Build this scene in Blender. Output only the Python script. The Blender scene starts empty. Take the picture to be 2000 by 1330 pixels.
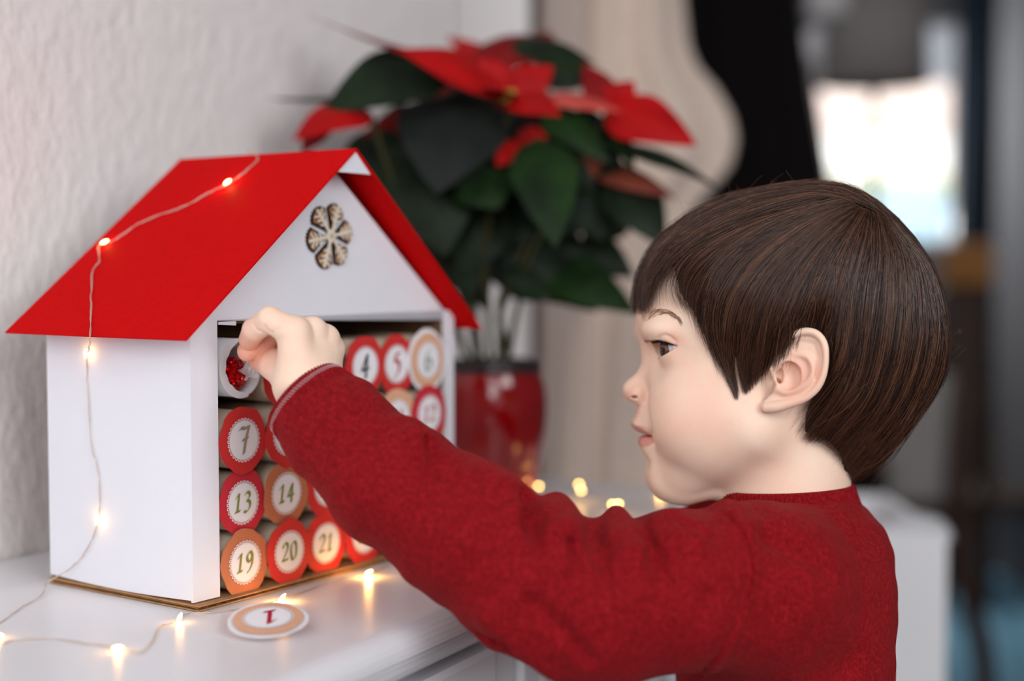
import bpy, math, random
import numpy as np
from mathutils import Vector, Matrix
from mathutils.bvhtree import BVHTree
random.seed(7); rng = np.random.default_rng(7)
S = bpy.context.scene
COL = S.collection

# ------------------------------------------------------------------ camera
FPX = 2778.0                      # 50 mm lens on a 36 mm sensor, 2000 px wide
PITCH = math.radians(3.0)
CAM = np.array([0.0, 0.0, 0.2186])      # z = 0 is the top of the dresser
RIGHT = np.array([1.0, 0, 0]); UP = np.array([0, math.sin(PITCH), math.cos(PITCH)]); FWD = np.array([0, math.cos(PITCH), -math.sin(PITCH)])
cd = bpy.data.cameras.new('camera'); cam = bpy.data.objects.new('camera', cd); COL.objects.link(cam)
cd.lens = 50.0; cd.sensor_width = 36.0; cd.clip_start = 0.01; cd.clip_end = 60
cam.location = CAM.tolist(); cam.rotation_euler = (math.radians(90) - PITCH, 0, 0)
cd.dof.use_dof = True; cd.dof.focus_distance = 0.905; cd.dof.aperture_fstop = 1.9
S.camera = cam

# ------------------------------------------------------------------ light and exposure
S.view_settings.view_transform = 'Standard'; S.view_settings.look = 'None'
S.view_settings.exposure = 0.0; S.view_settings.gamma = 1.0
S.view_settings.use_curve_mapping = False
w = bpy.data.worlds.new('room_daylight'); S.world = w; w.use_nodes = True
w.node_tree.nodes['Background'].inputs[0].default_value = (0.86, 0.90, 1.0, 1)
w.node_tree.nodes['Background'].inputs[1].default_value = 0.60
def area_light(name, loc, target, sx, sy, power, col):
    l = bpy.data.lights.new(name, 'AREA'); l.shape = 'RECTANGLE'; l.size = sx; l.size_y = sy; l.energy = power; l.color = col
    o = bpy.data.objects.new(name, l); COL.objects.link(o); o.location = loc
    o.rotation_euler = (Vector(target) - Vector(loc)).to_track_quat('-Z', 'Y').to_euler()
    return o
area_light('window_daylight', (-0.50, -1.70, 1.30), (-0.10, 1.0, 0.1), 1.6, 1.7, 36, (0.975, 0.985, 1.0))
area_light('second_window_daylight', (1.5, -1.3, 1.1), (-0.1, 1.1, 0.1), 1.3, 1.6, 44, (0.975, 0.985, 1.0))

# ------------------------------------------------------------------ helpers
def at(px, py, d):
    """point seen at a photo pixel, d metres in front of the camera"""
    return CAM + RIGHT*((px-1000)/FPX*d) + UP*(-(py-665)/FPX*d) + FWD*d
def on_top(px, py, z=0.0):
    r = RIGHT*((px-1000)/FPX) + UP*(-(py-665)/FPX) + FWD
    return CAM + r*((z-CAM[2])/r[2])
def thing(name, label, cat, loc=(0, 0, 0), rotz=0.0, group=None):
    o = bpy.data.objects.new(name, None); COL.objects.link(o); o.empty_display_size = 0.02
    o.location = tuple(float(c) for c in loc); o.rotation_euler = (0, 0, rotz)
    return tag(o, label, cat, group)
def tag(o, label, cat, group=None):
    o['label'] = label; o['category'] = cat
    if group: o['group'] = group
    return o
def struct(o): o['kind'] = 'structure'; return o
def base_of(o):
    while o.parent: o = o.parent
    return np.array(o.location)
def mesh_data(name, V, F, mats=None, smooth=False):
    me = bpy.data.meshes.new(name)
    V = np.asarray(V, dtype=np.float32)
    if isinstance(F, np.ndarray):
        n, k = F.shape
        me.vertices.add(len(V)); me.vertices.foreach_set('co', V.ravel())
        me.loops.add(n*k); me.loops.foreach_set('vertex_index', F.astype(np.int32).ravel())
        me.polygons.add(n); me.polygons.foreach_set('loop_start', np.arange(0, n*k, k, dtype=np.int32))
        me.update(calc_edges=True)
    else:
        me.from_pydata(V.tolist(), [], [list(map(int, f)) for f in F]); me.update()
    if mats is not None:
        for m in (mats if isinstance(mats, (list, tuple)) else [mats]): me.materials.append(m)
    if smooth: me.polygons.foreach_set('use_smooth', [True]*len(me.polygons))
    return me
def obj(name, V, F, mat, parent=None, smooth=False, local=False):
    """one mesh object; V in world coordinates unless local"""
    V = np.asarray(V, dtype=np.float64)
    if parent is not None and not local: V = V - base_of(parent)
    o = bpy.data.objects.new(name, mesh_data(name, V, F, mat, smooth)); COL.objects.link(o)
    if parent is not None: o.parent = parent
    return o
class MB:
    def __init__(s): s.V = []; s.F = []; s.M = []
    def add(s, V, F, m=0):
        o = len(s.V); s.V += [tuple(map(float, v)) for v in V]; s.F += [[i+o for i in f] for f in F]; s.M += [m]*len(F); return s
    def build(s, name, mat, parent=None, smooth=False, local=False):
        o = obj(name, s.V, s.F, mat, parent, smooth, local)
        if any(s.M): o.data.polygons.foreach_set('material_index', s.M)
        return o
BOXF = [(0, 3, 2, 1), (4, 5, 6, 7), (0, 1, 5, 4), (1, 2, 6, 5), (2, 3, 7, 6), (3, 0, 4, 7)]
def box_v(x0, x1, y0, y1, z0, z1):
    return [(x0, y0, z0), (x1, y0, z0), (x1, y1, z0), (x0, y1, z0), (x0, y0, z1), (x1, y0, z1), (x1, y1, z1), (x0, y1, z1)]
def prism(poly, a, b, fn):
    """poly: list of 2D points, extruded between a and b; fn(p, q, e) -> xyz"""
    n = len(poly)
    V = [fn(p[0], p[1], a) for p in poly] + [fn(p[0], p[1], b) for p in poly]
    F = [list(range(n))[::-1], list(range(n, 2*n))] + [[i, (i+1) % n, n+(i+1) % n, n+i] for i in range(n)]
    return V, F
def tube_v(pts, rad, seg=8, cap=True):
    pts = np.asarray(pts, float); n = len(pts)
    rad = np.full(n, rad) if np.isscalar(rad) else np.asarray(rad, float)
    T = np.gradient(pts, axis=0); T /= np.linalg.norm(T, axis=1)[:, None] + 1e-12
    ref = np.array([0.13, 0.31, 0.94]); N = np.cross(T, ref); N /= np.linalg.norm(N, axis=1)[:, None] + 1e-9
    B = np.cross(T, N); a = np.linspace(0, 2*np.pi, seg, endpoint=False)
    V = (pts[:, None] + rad[:, None, None]*(np.cos(a)[None, :, None]*N[:, None] + np.sin(a)[None, :, None]*B[:, None])).reshape(-1, 3)
    F = []
    for i in range(n-1):
        for j in range(seg):
            F.append([i*seg+j, i*seg+(j+1) % seg, (i+1)*seg+(j+1) % seg, (i+1)*seg+j])
    if cap: F.append(list(range(seg))[::-1]); F.append([(n-1)*seg+j for j in range(seg)])
    return V, F
def lathe_v(prof, seg=40):
    """prof: list of (r, z)"""
    V = []; F = []; n = len(prof)
    for r, z in prof:
        for j in range(seg):
            a = 2*math.pi*j/seg; V.append((r*math.cos(a), r*math.sin(a), z))
    for i in range(n-1):
        for j in range(seg):
            F.append([i*seg+j, i*seg+(j+1) % seg, (i+1)*seg+(j+1) % seg, (i+1)*seg+j])
    return V, F
def catmull(pts, m=8):
    pts = np.asarray(pts, float); Q = np.vstack([2*pts[0]-pts[1], pts, 2*pts[-1]-pts[-2]]); out = []
    for i in range(1, len(Q)-2):
        p0, p1, p2, p3 = Q[i-1:i+3]
        for t in np.linspace(0, 1, m, endpoint=False):
            out.append(0.5*((2*p1)+(-p0+p2)*t+(2*p0-5*p1+4*p2-p3)*t*t+(-p0+3*p1-3*p2+p3)*t**3))
    out.append(pts[-1]); return np.array(out)
def ellipsoid_v(c, r, nu=16, nv=10):
    V = []; F = []
    for i in range(nv+1):
        th = math.pi*i/nv
        for j in range(nu):
            a = 2*math.pi*j/nu
            V.append((c[0]+r[0]*math.sin(th)*math.cos(a), c[1]+r[1]*math.sin(th)*math.sin(a), c[2]+r[2]*math.cos(th)))
    for i in range(nv):
        for j in range(nu): F.append([i*nu+j, (i+1)*nu+j, (i+1)*nu+(j+1) % nu, i*nu+(j+1) % nu])
    return V, F
# ------------------------------------------------------------------ materials
MATS = {}
def srgb(r, g, b):
    f = lambda c: c/12.92 if c <= 0.04045 else ((c+0.055)/1.055)**2.4
    return (f(r/255), f(g/255), f(b/255), 1)
def mat(name, col, rough=0.5, spec=0.5, metal=0.0, noise=0.0, nscale=60, bump=0.0, bscale=200, emit=None, es=0, trans=0, sss=0, sheen=0, coat=0, col2=None, bdist=0.001):
    if name in MATS: return MATS[name]
    m = bpy.data.materials.new(name); m.use_nodes = True; nt = m.node_tree; b = nt.nodes['Principled BSDF']
    b.inputs['Base Color'].default_value = col; b.inputs['Roughness'].default_value = rough
    b.inputs['Specular IOR Level'].default_value = spec; b.inputs['Metallic'].default_value = metal
    tc = nt.nodes.new('ShaderNodeTexCoord')
    if noise > 0 or col2 is not None:
        n = nt.nodes.new('ShaderNodeTexNoise'); n.inputs['Scale'].default_value = nscale; n.inputs['Detail'].default_value = 5
        nt.links.new(tc.outputs['Object'], n.inputs['Vector'])
        r = nt.nodes.new('ShaderNodeMix'); r.data_type = 'RGBA'
        c2 = col2 if col2 is not None else tuple(c*(1-noise) for c in col[:3]) + (1,)
        c1 = col if col2 is not None else tuple(min(1, c*(1+noise)) for c in col[:3]) + (1,)
        r.inputs[6].default_value = c1; r.inputs[7].default_value = c2
        mr = nt.nodes.new('ShaderNodeMapRange'); mr.inputs[1].default_value = 0.35; mr.inputs[2].default_value = 0.65
        nt.links.new(n.outputs['Fac'], mr.inputs[0]); nt.links.new(mr.outputs[0], r.inputs[0]); nt.links.new(r.outputs[2], b.inputs['Base Color'])
    if bump > 0:
        n2 = nt.nodes.new('ShaderNodeTexNoise'); n2.inputs['Scale'].default_value = bscale; n2.inputs['Detail'].default_value = 4
        nt.links.new(tc.outputs['Object'], n2.inputs['Vector'])
        bp = nt.nodes.new('ShaderNodeBump'); bp.inputs['Strength'].default_value = bump; bp.inputs['Distance'].default_value = bdist
        nt.links.new(n2.outputs['Fac'], bp.inputs['Height']); nt.links.new(bp.outputs['Normal'], b.inputs['Normal'])
    if emit is not None:
        b.inputs['Emission Color'].default_value = emit; b.inputs['Emission Strength'].default_value = es
    if trans: b.inputs['Transmission Weight'].default_value = trans
    if sss:
        b.inputs['Subsurface Weight'].default_value = sss; b.inputs['Subsurface Radius'].default_value = (1.0, 0.38, 0.22); b.inputs['Subsurface Scale'].default_value = 0.004
    if sheen: b.inputs['Sheen Weight'].default_value = sheen; b.inputs['Sheen Roughness'].default_value = 0.4
    if coat: b.inputs['Coat Weight'].default_value = coat; b.inputs['Coat Roughness'].default_value = 0.05
    MATS[name] = m; return m

# ------------------------------------------------------------------ the room
DIR = np.array([0.465, 0.885, 0.0]); NRM = np.array([0.885, -0.465, 0.0])   # along the wall, out of the wall
WALL_N = -0.823; FLOOR = -0.80
def wl(d, n, z): return DIR*d + NRM*n + np.array([0, 0, z])
def plaster():
    m = bpy.data.materials.new('roughcast_plaster'); m.use_nodes = True; nt = m.node_tree; b = nt.nodes['Principled BSDF']
    b.inputs['Base Color'].default_value = srgb(240, 232, 230); b.inputs['Roughness'].default_value = 0.85
    tc = nt.nodes.new('ShaderNodeTexCoord'); mp = nt.nodes.new('ShaderNodeMapping'); mp.inputs['Scale'].default_value = (1, 1, 0.6)
    nt.links.new(tc.outputs['Object'], mp.inputs['Vector'])
    n = nt.nodes.new('ShaderNodeTexNoise'); n.inputs['Scale'].default_value = 75; n.inputs['Detail'].default_value = 5; n.inputs['Roughness'].default_value = 0.6
    nt.links.new(mp.outputs[0], n.inputs['Vector'])
    bp = nt.nodes.new('ShaderNodeBump'); bp.inputs['Strength'].default_value = 0.55; bp.inputs['Distance'].default_value = 0.007
    nt.links.new(n.outputs['Fac'], bp.inputs['Height']); nt.links.new(bp.outputs['Normal'], b.inputs['Normal'])
    return m
PLASTER = plaster()
WALLPAINT = mat('wall_paint', srgb(150, 147, 148), 0.8, 0.2)
V, F = prism([(-1.5, FLOOR), (1.42, FLOOR), (1.42, 1.7), (-1.5, 1.7)], WALL_N, WALL_N-0.12, lambda p, q, e: wl(p, e, q))
struct(obj('wall_left', V, F, PLASTER))
V, F = prism([(-1.5, FLOOR), (1.405, FLOOR), (1.405, -0.72), (-1.5, -0.72)], WALL_N, WALL_N+0.012, lambda p, q, e: wl(p, e, q))
struct(obj('baseboard_left', V, F, mat('white_lacquer', srgb(228, 229, 233), 0.34, 0.45)))
# floor, ceiling, far walls
V = box_v(-3.2, 3.4, -2.6, 6.3, FLOOR-0.1, FLOOR); struct(obj('floor', V, BOXF, mat('dark_floorboards', srgb(72, 56, 46), 0.45, 0.4, noise=0.3, nscale=6)))
V = box_v(-3.2, 3.4, -2.6, 6.3, 1.7, 1.8); struct(obj('ceiling', V, BOXF, mat('ceiling_paint', srgb(225, 223, 222), 0.9, 0.1)))
# ------------------------------------------------------------------ the dresser
LACQ = MATS['white_lacquer']
DE = 1.300                         # right end of the dresser, along the wall
dr = thing('dresser', 'long white lacquered dresser with moulded edge against the plaster wall', 'dresser', wl(0.6, -0.64, FLOOR))
prof = [(-0.820, 0), (-0.4615, 0)]
for k in range(7):
    a = math.pi/2*(1-k/6); prof.append((-0.4615+0.0145*math.cos(a), -0.0135+0.0135*math.sin(a)))
prof += [(-0.4470, -0.0165), (-0.4525, -0.0195), (-0.4525, -0.0225)]
for k in range(6):
    a = k/5*math.pi/2; prof.append((-0.4665+0.0125*math.cos(a), -0.0235-0.0125*math.sin(a)))
prof += [(-0.470, -0.038), (-0.820, -0.038)]
V, F = prism(prof, -0.35, DE, lambda p, q, e: wl(e, p, q)); obj('worktop', V, F, LACQ, dr)
V, F = prism([(-0.820, -0.038), (-0.478, -0.038), (-0.478, FLOOR+0.06), (-0.820, FLOOR+0.06)], -0.34, DE-0.01, lambda p, q, e: wl(e, p, q)); obj('carcass', V, F, LACQ, dr)
for d0, d1 in ((-0.34, -0.31), (0.265, 0.29), (0.858, 0.884), (1.265, 1.29)):
    V, F = prism([(d0, -0.038), (d1, -0.038), (d1, FLOOR), (d0, FLOOR)], -0.478, -0.463, lambda p, q, e: wl(p, e, q)); obj('stile', V, F, LACQ, dr)
for d0, d1 in ((-0.305, 0.26), (0.295, 0.853), (0.889, 1.26)):
    for z1, z0 in ((-0.043, -0.235), (-0.243, -0.475), (-0.483, -0.73)):
        mb = MB()
        def fr(i, n): return [wl(d0+i, n, z0+i), wl(d1-i, n, z0+i), wl(d1-i, n, z1-i), wl(d0+i, n, z1-i)]
        rings = [(0, -0.477), (0, -0.462), (0.004, -0.459), (0.022, -0.459), (0.026, -0.464), (0.030, -0.4665), (0.040, -0.4665), (0.044, -0.463), (0.049, -0.463)]
        V = []
        for i, n in rings: V += fr(i, n)
        F = [[4*r+j, 4*r+(j+1) % 4, 4*r+4+(j+1) % 4, 4*r+4+j] for r in range(len(rings)-1) for j in range(4)] + [[4*(len(rings)-1)+j for j in range(4)]]
        dw = obj('drawer', V, F, LACQ, dr)
        for q in (0.25, 0.75):
            c = wl(d0+(d1-d0)*q, -0.4525, (z0+z1)/2); V, F = ellipsoid_v(c, (0.012, 0.012, 0.012), 14, 8); obj('knob', V, F, LACQ, dw, True)

# ------------------------------------------------------------------ the paper house
HA = math.radians(34.5)
HU = np.array([math.sin(HA), math.cos(HA), 0]); HS = np.array([-math.cos(HA), math.sin(HA), 0]); H0 = np.array([-0.2030, 0.8920, 0.0])
def hp(u, v, z): return H0 + HU*u + HS*v + np.array([0, 0, z])
PAPER = mat('white_card', srgb(230, 231, 238), 0.62, 0.3, bump=0.12, bscale=240, noise=0.012, nscale=12)
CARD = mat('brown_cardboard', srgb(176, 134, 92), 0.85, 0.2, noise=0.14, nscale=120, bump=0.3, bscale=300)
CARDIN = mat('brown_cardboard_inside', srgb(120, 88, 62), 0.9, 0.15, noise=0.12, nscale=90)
REDCARD = mat('red_card', srgb(200, 3, 7), 0.75, 0.06, noise=0.05, nscale=260, bump=0.15, bscale=700)
W_, D_, HT = 0.272, 0.140, 0.184
hs = thing('paper_house', 'white cardboard house with a red card roof, open shelf of tubes in front', 'paper house', hp(W_/2, D_/2, 0))
def hbox(name, u0, u1, v0, v1, z0, z1, m, par=hs):
    V = [hp(u, v, z) for (u, v, z) in box_v(u0, u1, v0, v1, z0, z1)]; return obj(name, V, BOXF, m, par)
# corrugated base: two liners with a wavy core between
hbox('base_liner', -0.001, W_+0.004, -0.007, D_, 0.0006, 0.0013, CARD)
hbox('base_liner', -0.0015, W_+0.004, -0.0085, D_, 0.0036, 0.0043, CARD)
n = 150; us = np.linspace(-0.0008, W_+0.003, n); zz = 0.00245+0.00105*np.sin(np.arange(n)*1.25)
V = [hp(u, v, z) for v in (-0.0065, D_-0.002) for u, z in zip(us, zz)]; F = [[i, i+1, n+i+1, n+i] for i in range(n-1)]
obj('corrugated_core', V, F, CARD, hs)
# left wall sheet bows outward slightly at the middle
mb = MB(); NV, NZ = 12, 14; V = []
for side in (0, 1):
    for i in range(NV+1):
        for j in range(NZ+1):
            v = D_*i/NV; z = 0.0065+(HT-0.0065)*j/NZ
            b = 0.0022*math.sin(math.pi*i/NV)*math.sin(math.pi*(j/NZ)*0.9+0.2) if side == 0 else 0
            V.append(hp(-b+side*0.0016, v, z - (0.0018*math.sin(math.pi*i/NV) if j == 0 else 0)))
q = (NV+1)*(NZ+1); idx = lambda s, i, j: s*q+i*(NZ+1)+j
F = []
for s in (0, 1):
    for i in range(NV):
        for j in range(NZ):
            f = [idx(s, i, j), idx(s, i+1, j), idx(s, i+1, j+1), idx(s, i, j+1)]; F.append(f if s else f[::-1])
for i in range(NV): F += [[idx(0, i, 0), idx(0, i+1, 0), idx(1, i+1, 0), idx(1, i, 0)], [idx(0, i, NZ), idx(1, i, NZ), idx(1, i+1, NZ), idx(0, i+1, NZ)]]
for j in range(NZ): F += [[idx(0, 0, j), idx(1, 0, j), idx(1, 0, j+1), idx(0, 0, j+1)], [idx(0, NV, j), idx(0, NV, j+1), idx(1, NV, j+1), idx(1, NV, j)]]
obj('side_wall', V, F, PAPER, hs)
# front border on the left: a folded paper flap
V, F = prism([(0, 0.0052), (0.0225, 0.0052), (0.0225, HT), (0, HT)], -0.0012, 0.0006, lambda p, q, e: hp(p, e-0.0006*p/0.02, q)); obj('front_border', V, F, PAPER, hs)
V, F = prism([(0.024, HT-0.0012), (0.0395, HT-0.0012), (0.0395, HT-0.004), (0.024, HT-0.003)], -0.0016, -0.0010, lambda p, q, e: hp(p, e, q)); obj('paper_tab', V, F, PAPER, hs)
hbox('side_wall', W_-0.0095, W_, -0.004, D_, 0.0045, HT, PAPER)
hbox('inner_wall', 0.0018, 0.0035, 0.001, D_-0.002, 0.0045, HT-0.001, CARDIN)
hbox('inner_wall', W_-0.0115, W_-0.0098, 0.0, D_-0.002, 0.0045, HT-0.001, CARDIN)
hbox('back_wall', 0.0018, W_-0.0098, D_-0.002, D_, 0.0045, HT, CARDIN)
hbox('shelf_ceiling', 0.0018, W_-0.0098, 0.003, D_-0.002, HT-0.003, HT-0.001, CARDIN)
# gables
UR, ZR = 0.1345, 0.3000
def roof_z(u): return ZR-(UR-u)*0.795 if u < UR else ZR-(u-UR)*0.875
for nm, v0, v1 in (('gable', -0.0014, 0.0004), ('gable', D_-0.0016, D_)):
    P = [(0.004, HT), (W_, HT), (W_, min(roof_z(W_)-0.003, HT+0.004)), (0.137, 0.2845), (0.004, HT+0.002)]
    V, F = prism(P, v0, v1, lambda p, q, e: hp(p, e, q)); obj(nm, V, F, PAPER, hs)
# roof: two slopes of red card, white back of the sheet shows at the ridge fold
V0, V1 = -0.0235, 0.1525
for nm, (ua, za, ub, zb) in (('roof_panel', (-0.0240, roof_z(-0.0240), UR, ZR)), ('roof_panel', (0.2830, roof_z(0.2830), UR, ZR))):
    t = 0.0011; nn = np.array([-(zb-za), ub-ua]); nn /= np.linalg.norm(nn)
    if nn[1] < 0: nn = -nn
    P = [(ua, za), (ub, zb), (ub-nn[0]*t, zb-nn[1]*t-0.0004), (ua-nn[0]*t, za-nn[1]*t)]
    V, F = prism(P, V0, V1, lambda p, q, e: hp(p, e, q)); obj(nm, V, F, REDCARD, hs)
P = [(UR+0.0006, ZR-0.0025), (UR-0.0185, ZR-0.0172), (UR+0.0165, ZR-0.0172)]
V, F = prism(P, V0+0.0015, V0+0.0025, lambda p, q, e: hp(p, e, q)); obj('ridge_tab', V, F, PAPER, hs)
# wooden snowflake glued on the gable
WOODD = mat('burnt_wood_edge', srgb(56, 32, 20), 0.75, 0.2); WOODM = mat('plywood', srgb(176, 128, 90), 0.65, 0.25, noise=0.1, nscale=150); WOODP = mat('pale_wood', srgb(226, 214, 194), 0.6, 0.25, noise=0.05, nscale=200)
sc = at(642, 494, 1.0); su = (sc-H0) @ HU; sz = sc[2]
su = 0.1290; sz = 0.2395
sf = thing('wooden_snowflake', 'small wooden snowflake ornament with burnt edges glued on the white gable', 'ornament', hp(su, -0.004, sz))
SR = 0.0240; tilt = math.radians(10)
def sfp(r, a, e): return hp(su + r*math.cos(a+tilt), -0.0018-e, sz + r*math.sin(a+tilt))
def lobe_outline(k, s, n=17, rmax=1.0):
    out = []
    for i in range(n):
        t = -1+2*i/(n-1); ang = math.pi/6*0.88*t
        r = SR*rmax*(1-0.16*t*t-0.05*(i % 2)); out.append((r*s+(1-s)*SR*0.62, k*math.pi/3+ang*s))
    return out
for k in range(6):
    for lay, (s, e0, e1, m) in enumerate(((1.0, 0.0, 0.0015, WOODD), (0.84, 0.0015, 0.0019, WOODM), (0.62, 0.0019, 0.0022, WOODD), (0.46, 0.0022, 0.0025, WOODM))):
        o = lobe_outline(k, s); inner = SR*(0.16 if s == 1 else 0.34+0.22*(1-s))
        poly = [(inner, k*math.pi/3)] + o
        V = [sfp(r, a, e0) for r, a in poly]+[sfp(r, a, e1) for r, a in poly]; n = len(poly)
        F = [list(range(n)), list(range(n, 2*n))[::-1]]+[[i, (i+1) % n, n+(i+1) % n, n+i] for i in range(n)]
        if lay == 0: lb = obj('lobe', V, F, m, sf)
        else: obj('burnt_ring' if lay == 2 else 'wood_layer', V, F, m, lb)
def bar(r0, a0, r1, a1, wd, e0, e1, mb):
    p0 = np.array([r0*math.cos(a0), r0*math.sin(a0)]); p1 = np.array([r1*math.cos(a1), r1*math.sin(a1)]); d = p1-p0; d /= np.linalg.norm(d); nn = np.array([-d[1], d[0]])*wd
    c, s_ = math.cos(tilt), math.sin(tilt); Q = [p0+nn, p0-nn, p1-nn, p1+nn]; V = []
    for e in (e0, e1): V += [hp(su+q[0]*c-q[1]*s_, -0.0018-e, sz+q[0]*s_+q[1]*c) for q in Q]
    mb.add(V, BOXF)
for k in range(6):
    mb = MB(); a = k*math.pi/3; bar(0.0, a, SR*0.97, a, 0.0011, 0.0025, 0.0035, mb)
    for rr in (0.40, 0.58, 0.74):
        for sgn in (-1, 1): bar(SR*rr, a, SR*(rr+0.15), a+sgn*(0.34-0.12*rr), 0.0007, 0.0025, 0.0032, mb)
    mb.build('snowflake_arm', WOODP, sf)
V, F = ellipsoid_v((0, 0, 0), (1, 1, 1), 18, 8); obj('snowflake_hub', [hp(su+0.0046*x, -0.0018-0.0028-0.0006*y, sz+0.0046*z) for x, y, z in V], F, WOODP, sf)

# ------------------------------------------------------------------ numbered tubes
STROKES = {
 '0': [[(.30, 1), (.10, .82), (.06, .45), (.16, .08), (.30, 0), (.48, .16), (.53, .55), (.46, .88), (.30, 1)]],
 '1': [[(.04, .72), (.16, .82), (.34, 1.0)], [(.34, 1.0), (.28, .55), (.22, .02)], [(.03, .0), (.24, .03), (.46, .06)]],
 '2': [[(.08, .74), (.16, .93), (.33, 1.0), (.48, .86), (.46, .62), (.28, .32), (.05, .03)], [(.05, .03), (.30, .06), (.55, .10)]],
 '3': [[(.10, .86), (.26, 1.0), (.45, .92), (.44, .72), (.24, .56)], [(.24, .56), (.46, .48), (.52, .28), (.40, .05), (.20, -.06), (.04, .0)]],
 '4': [[(.42, 1.0), (.24, .66), (.04, .30)], [(.04, .30), (.30, .33), (.58, .38)], [(.42, .98), (.38, .5), (.34, -.06)]],
 '5': [[(.56, 1.0), (.40, .93), (.20, .92)], [(.20, .92), (.17, .76), (.14, .60)], [(.14, .60), (.34, .60), (.49, .42), (.44, .14), (.26, -.06), (.10, -.12)]],
 '6': [[(.46, 1.0), (.26, .84), (.11, .55), (.09, .26), (.20, .03), (.38, .02), (.52, .20), (.50, .42), (.36, .54), (.20, .48), (.11, .34)]],
 '7': [[(.04, .88), (.14, .96), (.36, .93), (.60, 1.0)], [(.60, 1.0), (.44, .5), (.32, -.08)], [(.22, .48), (.40, .50), (.58, .55)]],
 '8': [[(.50, .84), (.36, 1.0), (.16, .92), (.14, .70), (.32, .52), (.50, .32), (.46, .08), (.26, -.04), (.08, .10), (.12, .34), (.34, .54), (.48, .70), (.50, .84)]],
 '9': [[(.50, .78), (.38, .98), (.18, .92), (.08, .70), (.18, .50), (.36, .50), (.50, .78)], [(.50, .86), (.52, .55), (.44, .22), (.24, -.04), (.10, -.10)]],
}
def glyphs(txt, h, y0=0.0, nib=0.165, slant=0.05):
    """pen-drawn digits in the x-z plane, centred; returns verts (x, z, layer) and quads"""
    V = []; F = []; adv = 0.66; wid = adv*len(txt)-0.06; lay = 0
    na = math.radians(38); nb = np.array([math.cos(na), math.sin(na)])*nib*0.5
    for ci, ch in enumerate(txt):
        for st in STROKES[ch]:
            p = catmull(st, 7) if len(st) > 2 else np.linspace(st[0], st[1], 5)
            p = p*np.array([0.92, 1.0]); p[:, 0] += ci*adv-wid/2+slant*(p[:, 1]-0.5); p[:, 1] -= 0.47
            t = np.gradient(p, axis=0); t /= np.linalg.norm(t, axis=1)[:, None]; nm = np.stack([-t[:, 1], t[:, 0]], 1)
            sgn = np.sign(nm @ nb); sgn[sgn == 0] = 1
            off = nb[None, :]*sgn[:, None]+nm*0.017
            o = len(V)
            for a, b in zip(p+off, p-off): V += [(a[0]*h, a[1]*h, lay), (b[0]*h, b[1]*h, lay)]
            F += [[o+2*i, o+2*i+1, o+2*i+3, o+2*i+2] for i in range(len(p)-1)]; lay += 1
    return V, F
DOILY = mat('white_print', srgb(236, 236, 240), 0.6, 0.2)
TUBEM = mat('grey_brown_tube', srgb(186, 166, 146), 0.85, 0.15, noise=0.10, nscale=90, bump=0.2, bscale=400)
TUBEW = mat('white_tube_paper', srgb(226, 225, 228), 0.8, 0.2, noise=0.02, nscale=60)
INK = {'olive': mat('olive_ink', srgb(128, 138, 58), 0.6, 0.2), 'taupe': mat('taupe_ink', srgb(158, 148, 124), 0.6, 0.2), 'green': mat('green_ink', srgb(96, 124, 44), 0.6, 0.2),
       'black': mat('black_ink', srgb(44, 42, 46), 0.6, 0.2), 'crimson': mat('crimson_ink', srgb(178, 30, 52), 0.6, 0.2), 'sage': mat('sage_ink', srgb(150, 158, 142), 0.6, 0.2)}
LBL = {'red': mat('red_label', srgb(202, 52, 50), 0.6, 0.2, noise=0.05, nscale=60), 'crimson': mat('crimson_label', srgb(196, 48, 62), 0.6, 0.2, noise=0.05, nscale=60),
       'terracotta': mat('terracotta_label', srgb(190, 116, 82), 0.6, 0.2, noise=0.05, nscale=60), 'peach': mat('peach_label', srgb(222, 172, 140), 0.6, 0.2, noise=0.03, nscale=60),
       'brown': mat('brown_label', srgb(96, 52, 48), 0.6, 0.2, noise=0.05, nscale=60)}
TR = 0.0193; TL = 0.100
tube_me = {}
def tube_mesh(white):
    if white in tube_me: return tube_me[white]
    seg = 36; V = []; F = []
    for r, v in ((TR, 0), (TR, TL), (TR-0.0009, TL), (TR-0.0009, 0)):
        V += [(r*math.cos(2*math.pi*j/seg), v, r*math.sin(2*math.pi*j/seg)) for j in range(seg)]
    for a in range(4):
        for j in range(seg): F.append([a*seg+j, a*seg+(j+1) % seg, ((a+1) % 4)*seg+(j+1) % seg, ((a+1) % 4)*seg+j])
    F = [f[::-1] for f in F]
    me = mesh_data('tube', V, F, TUBEW if white else TUBEM); 
    for i, p in enumerate(me.polygons): p.use_smooth = (i//seg) in (0, 2)
    tube_me[white] = me; return me
def doily_mesh(r):
    V = []; F = []
    n = 40; V = [(0, 0)] + [(r*0.88*math.cos(2*math.pi*j/n), r*0.88*math.sin(2*math.pi*j/n)) for j in range(n)]
    F = [[0, 1+j, 1+(j+1) % n] for j in range(n)]
    m = 30                                                     # little open loops around the rim
    for k in range(m):
        a = 2*math.pi*k/m; c = np.array([math.cos(a), math.sin(a)])*r*0.93; o = len(V)
        for rr in (r*0.085, r*0.040):
            V += [(c[0]+rr*math.cos(2*math.pi*i/9), c[1]+rr*math.sin(2*math.pi*i/9)) for i in range(9)]
        F += [[o+i, o+(i+1) % 9, o+9+(i+1) % 9, o+9+i] for i in range(9)]
    return V, F
DV, DF = doily_mesh(0.0145)
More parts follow.
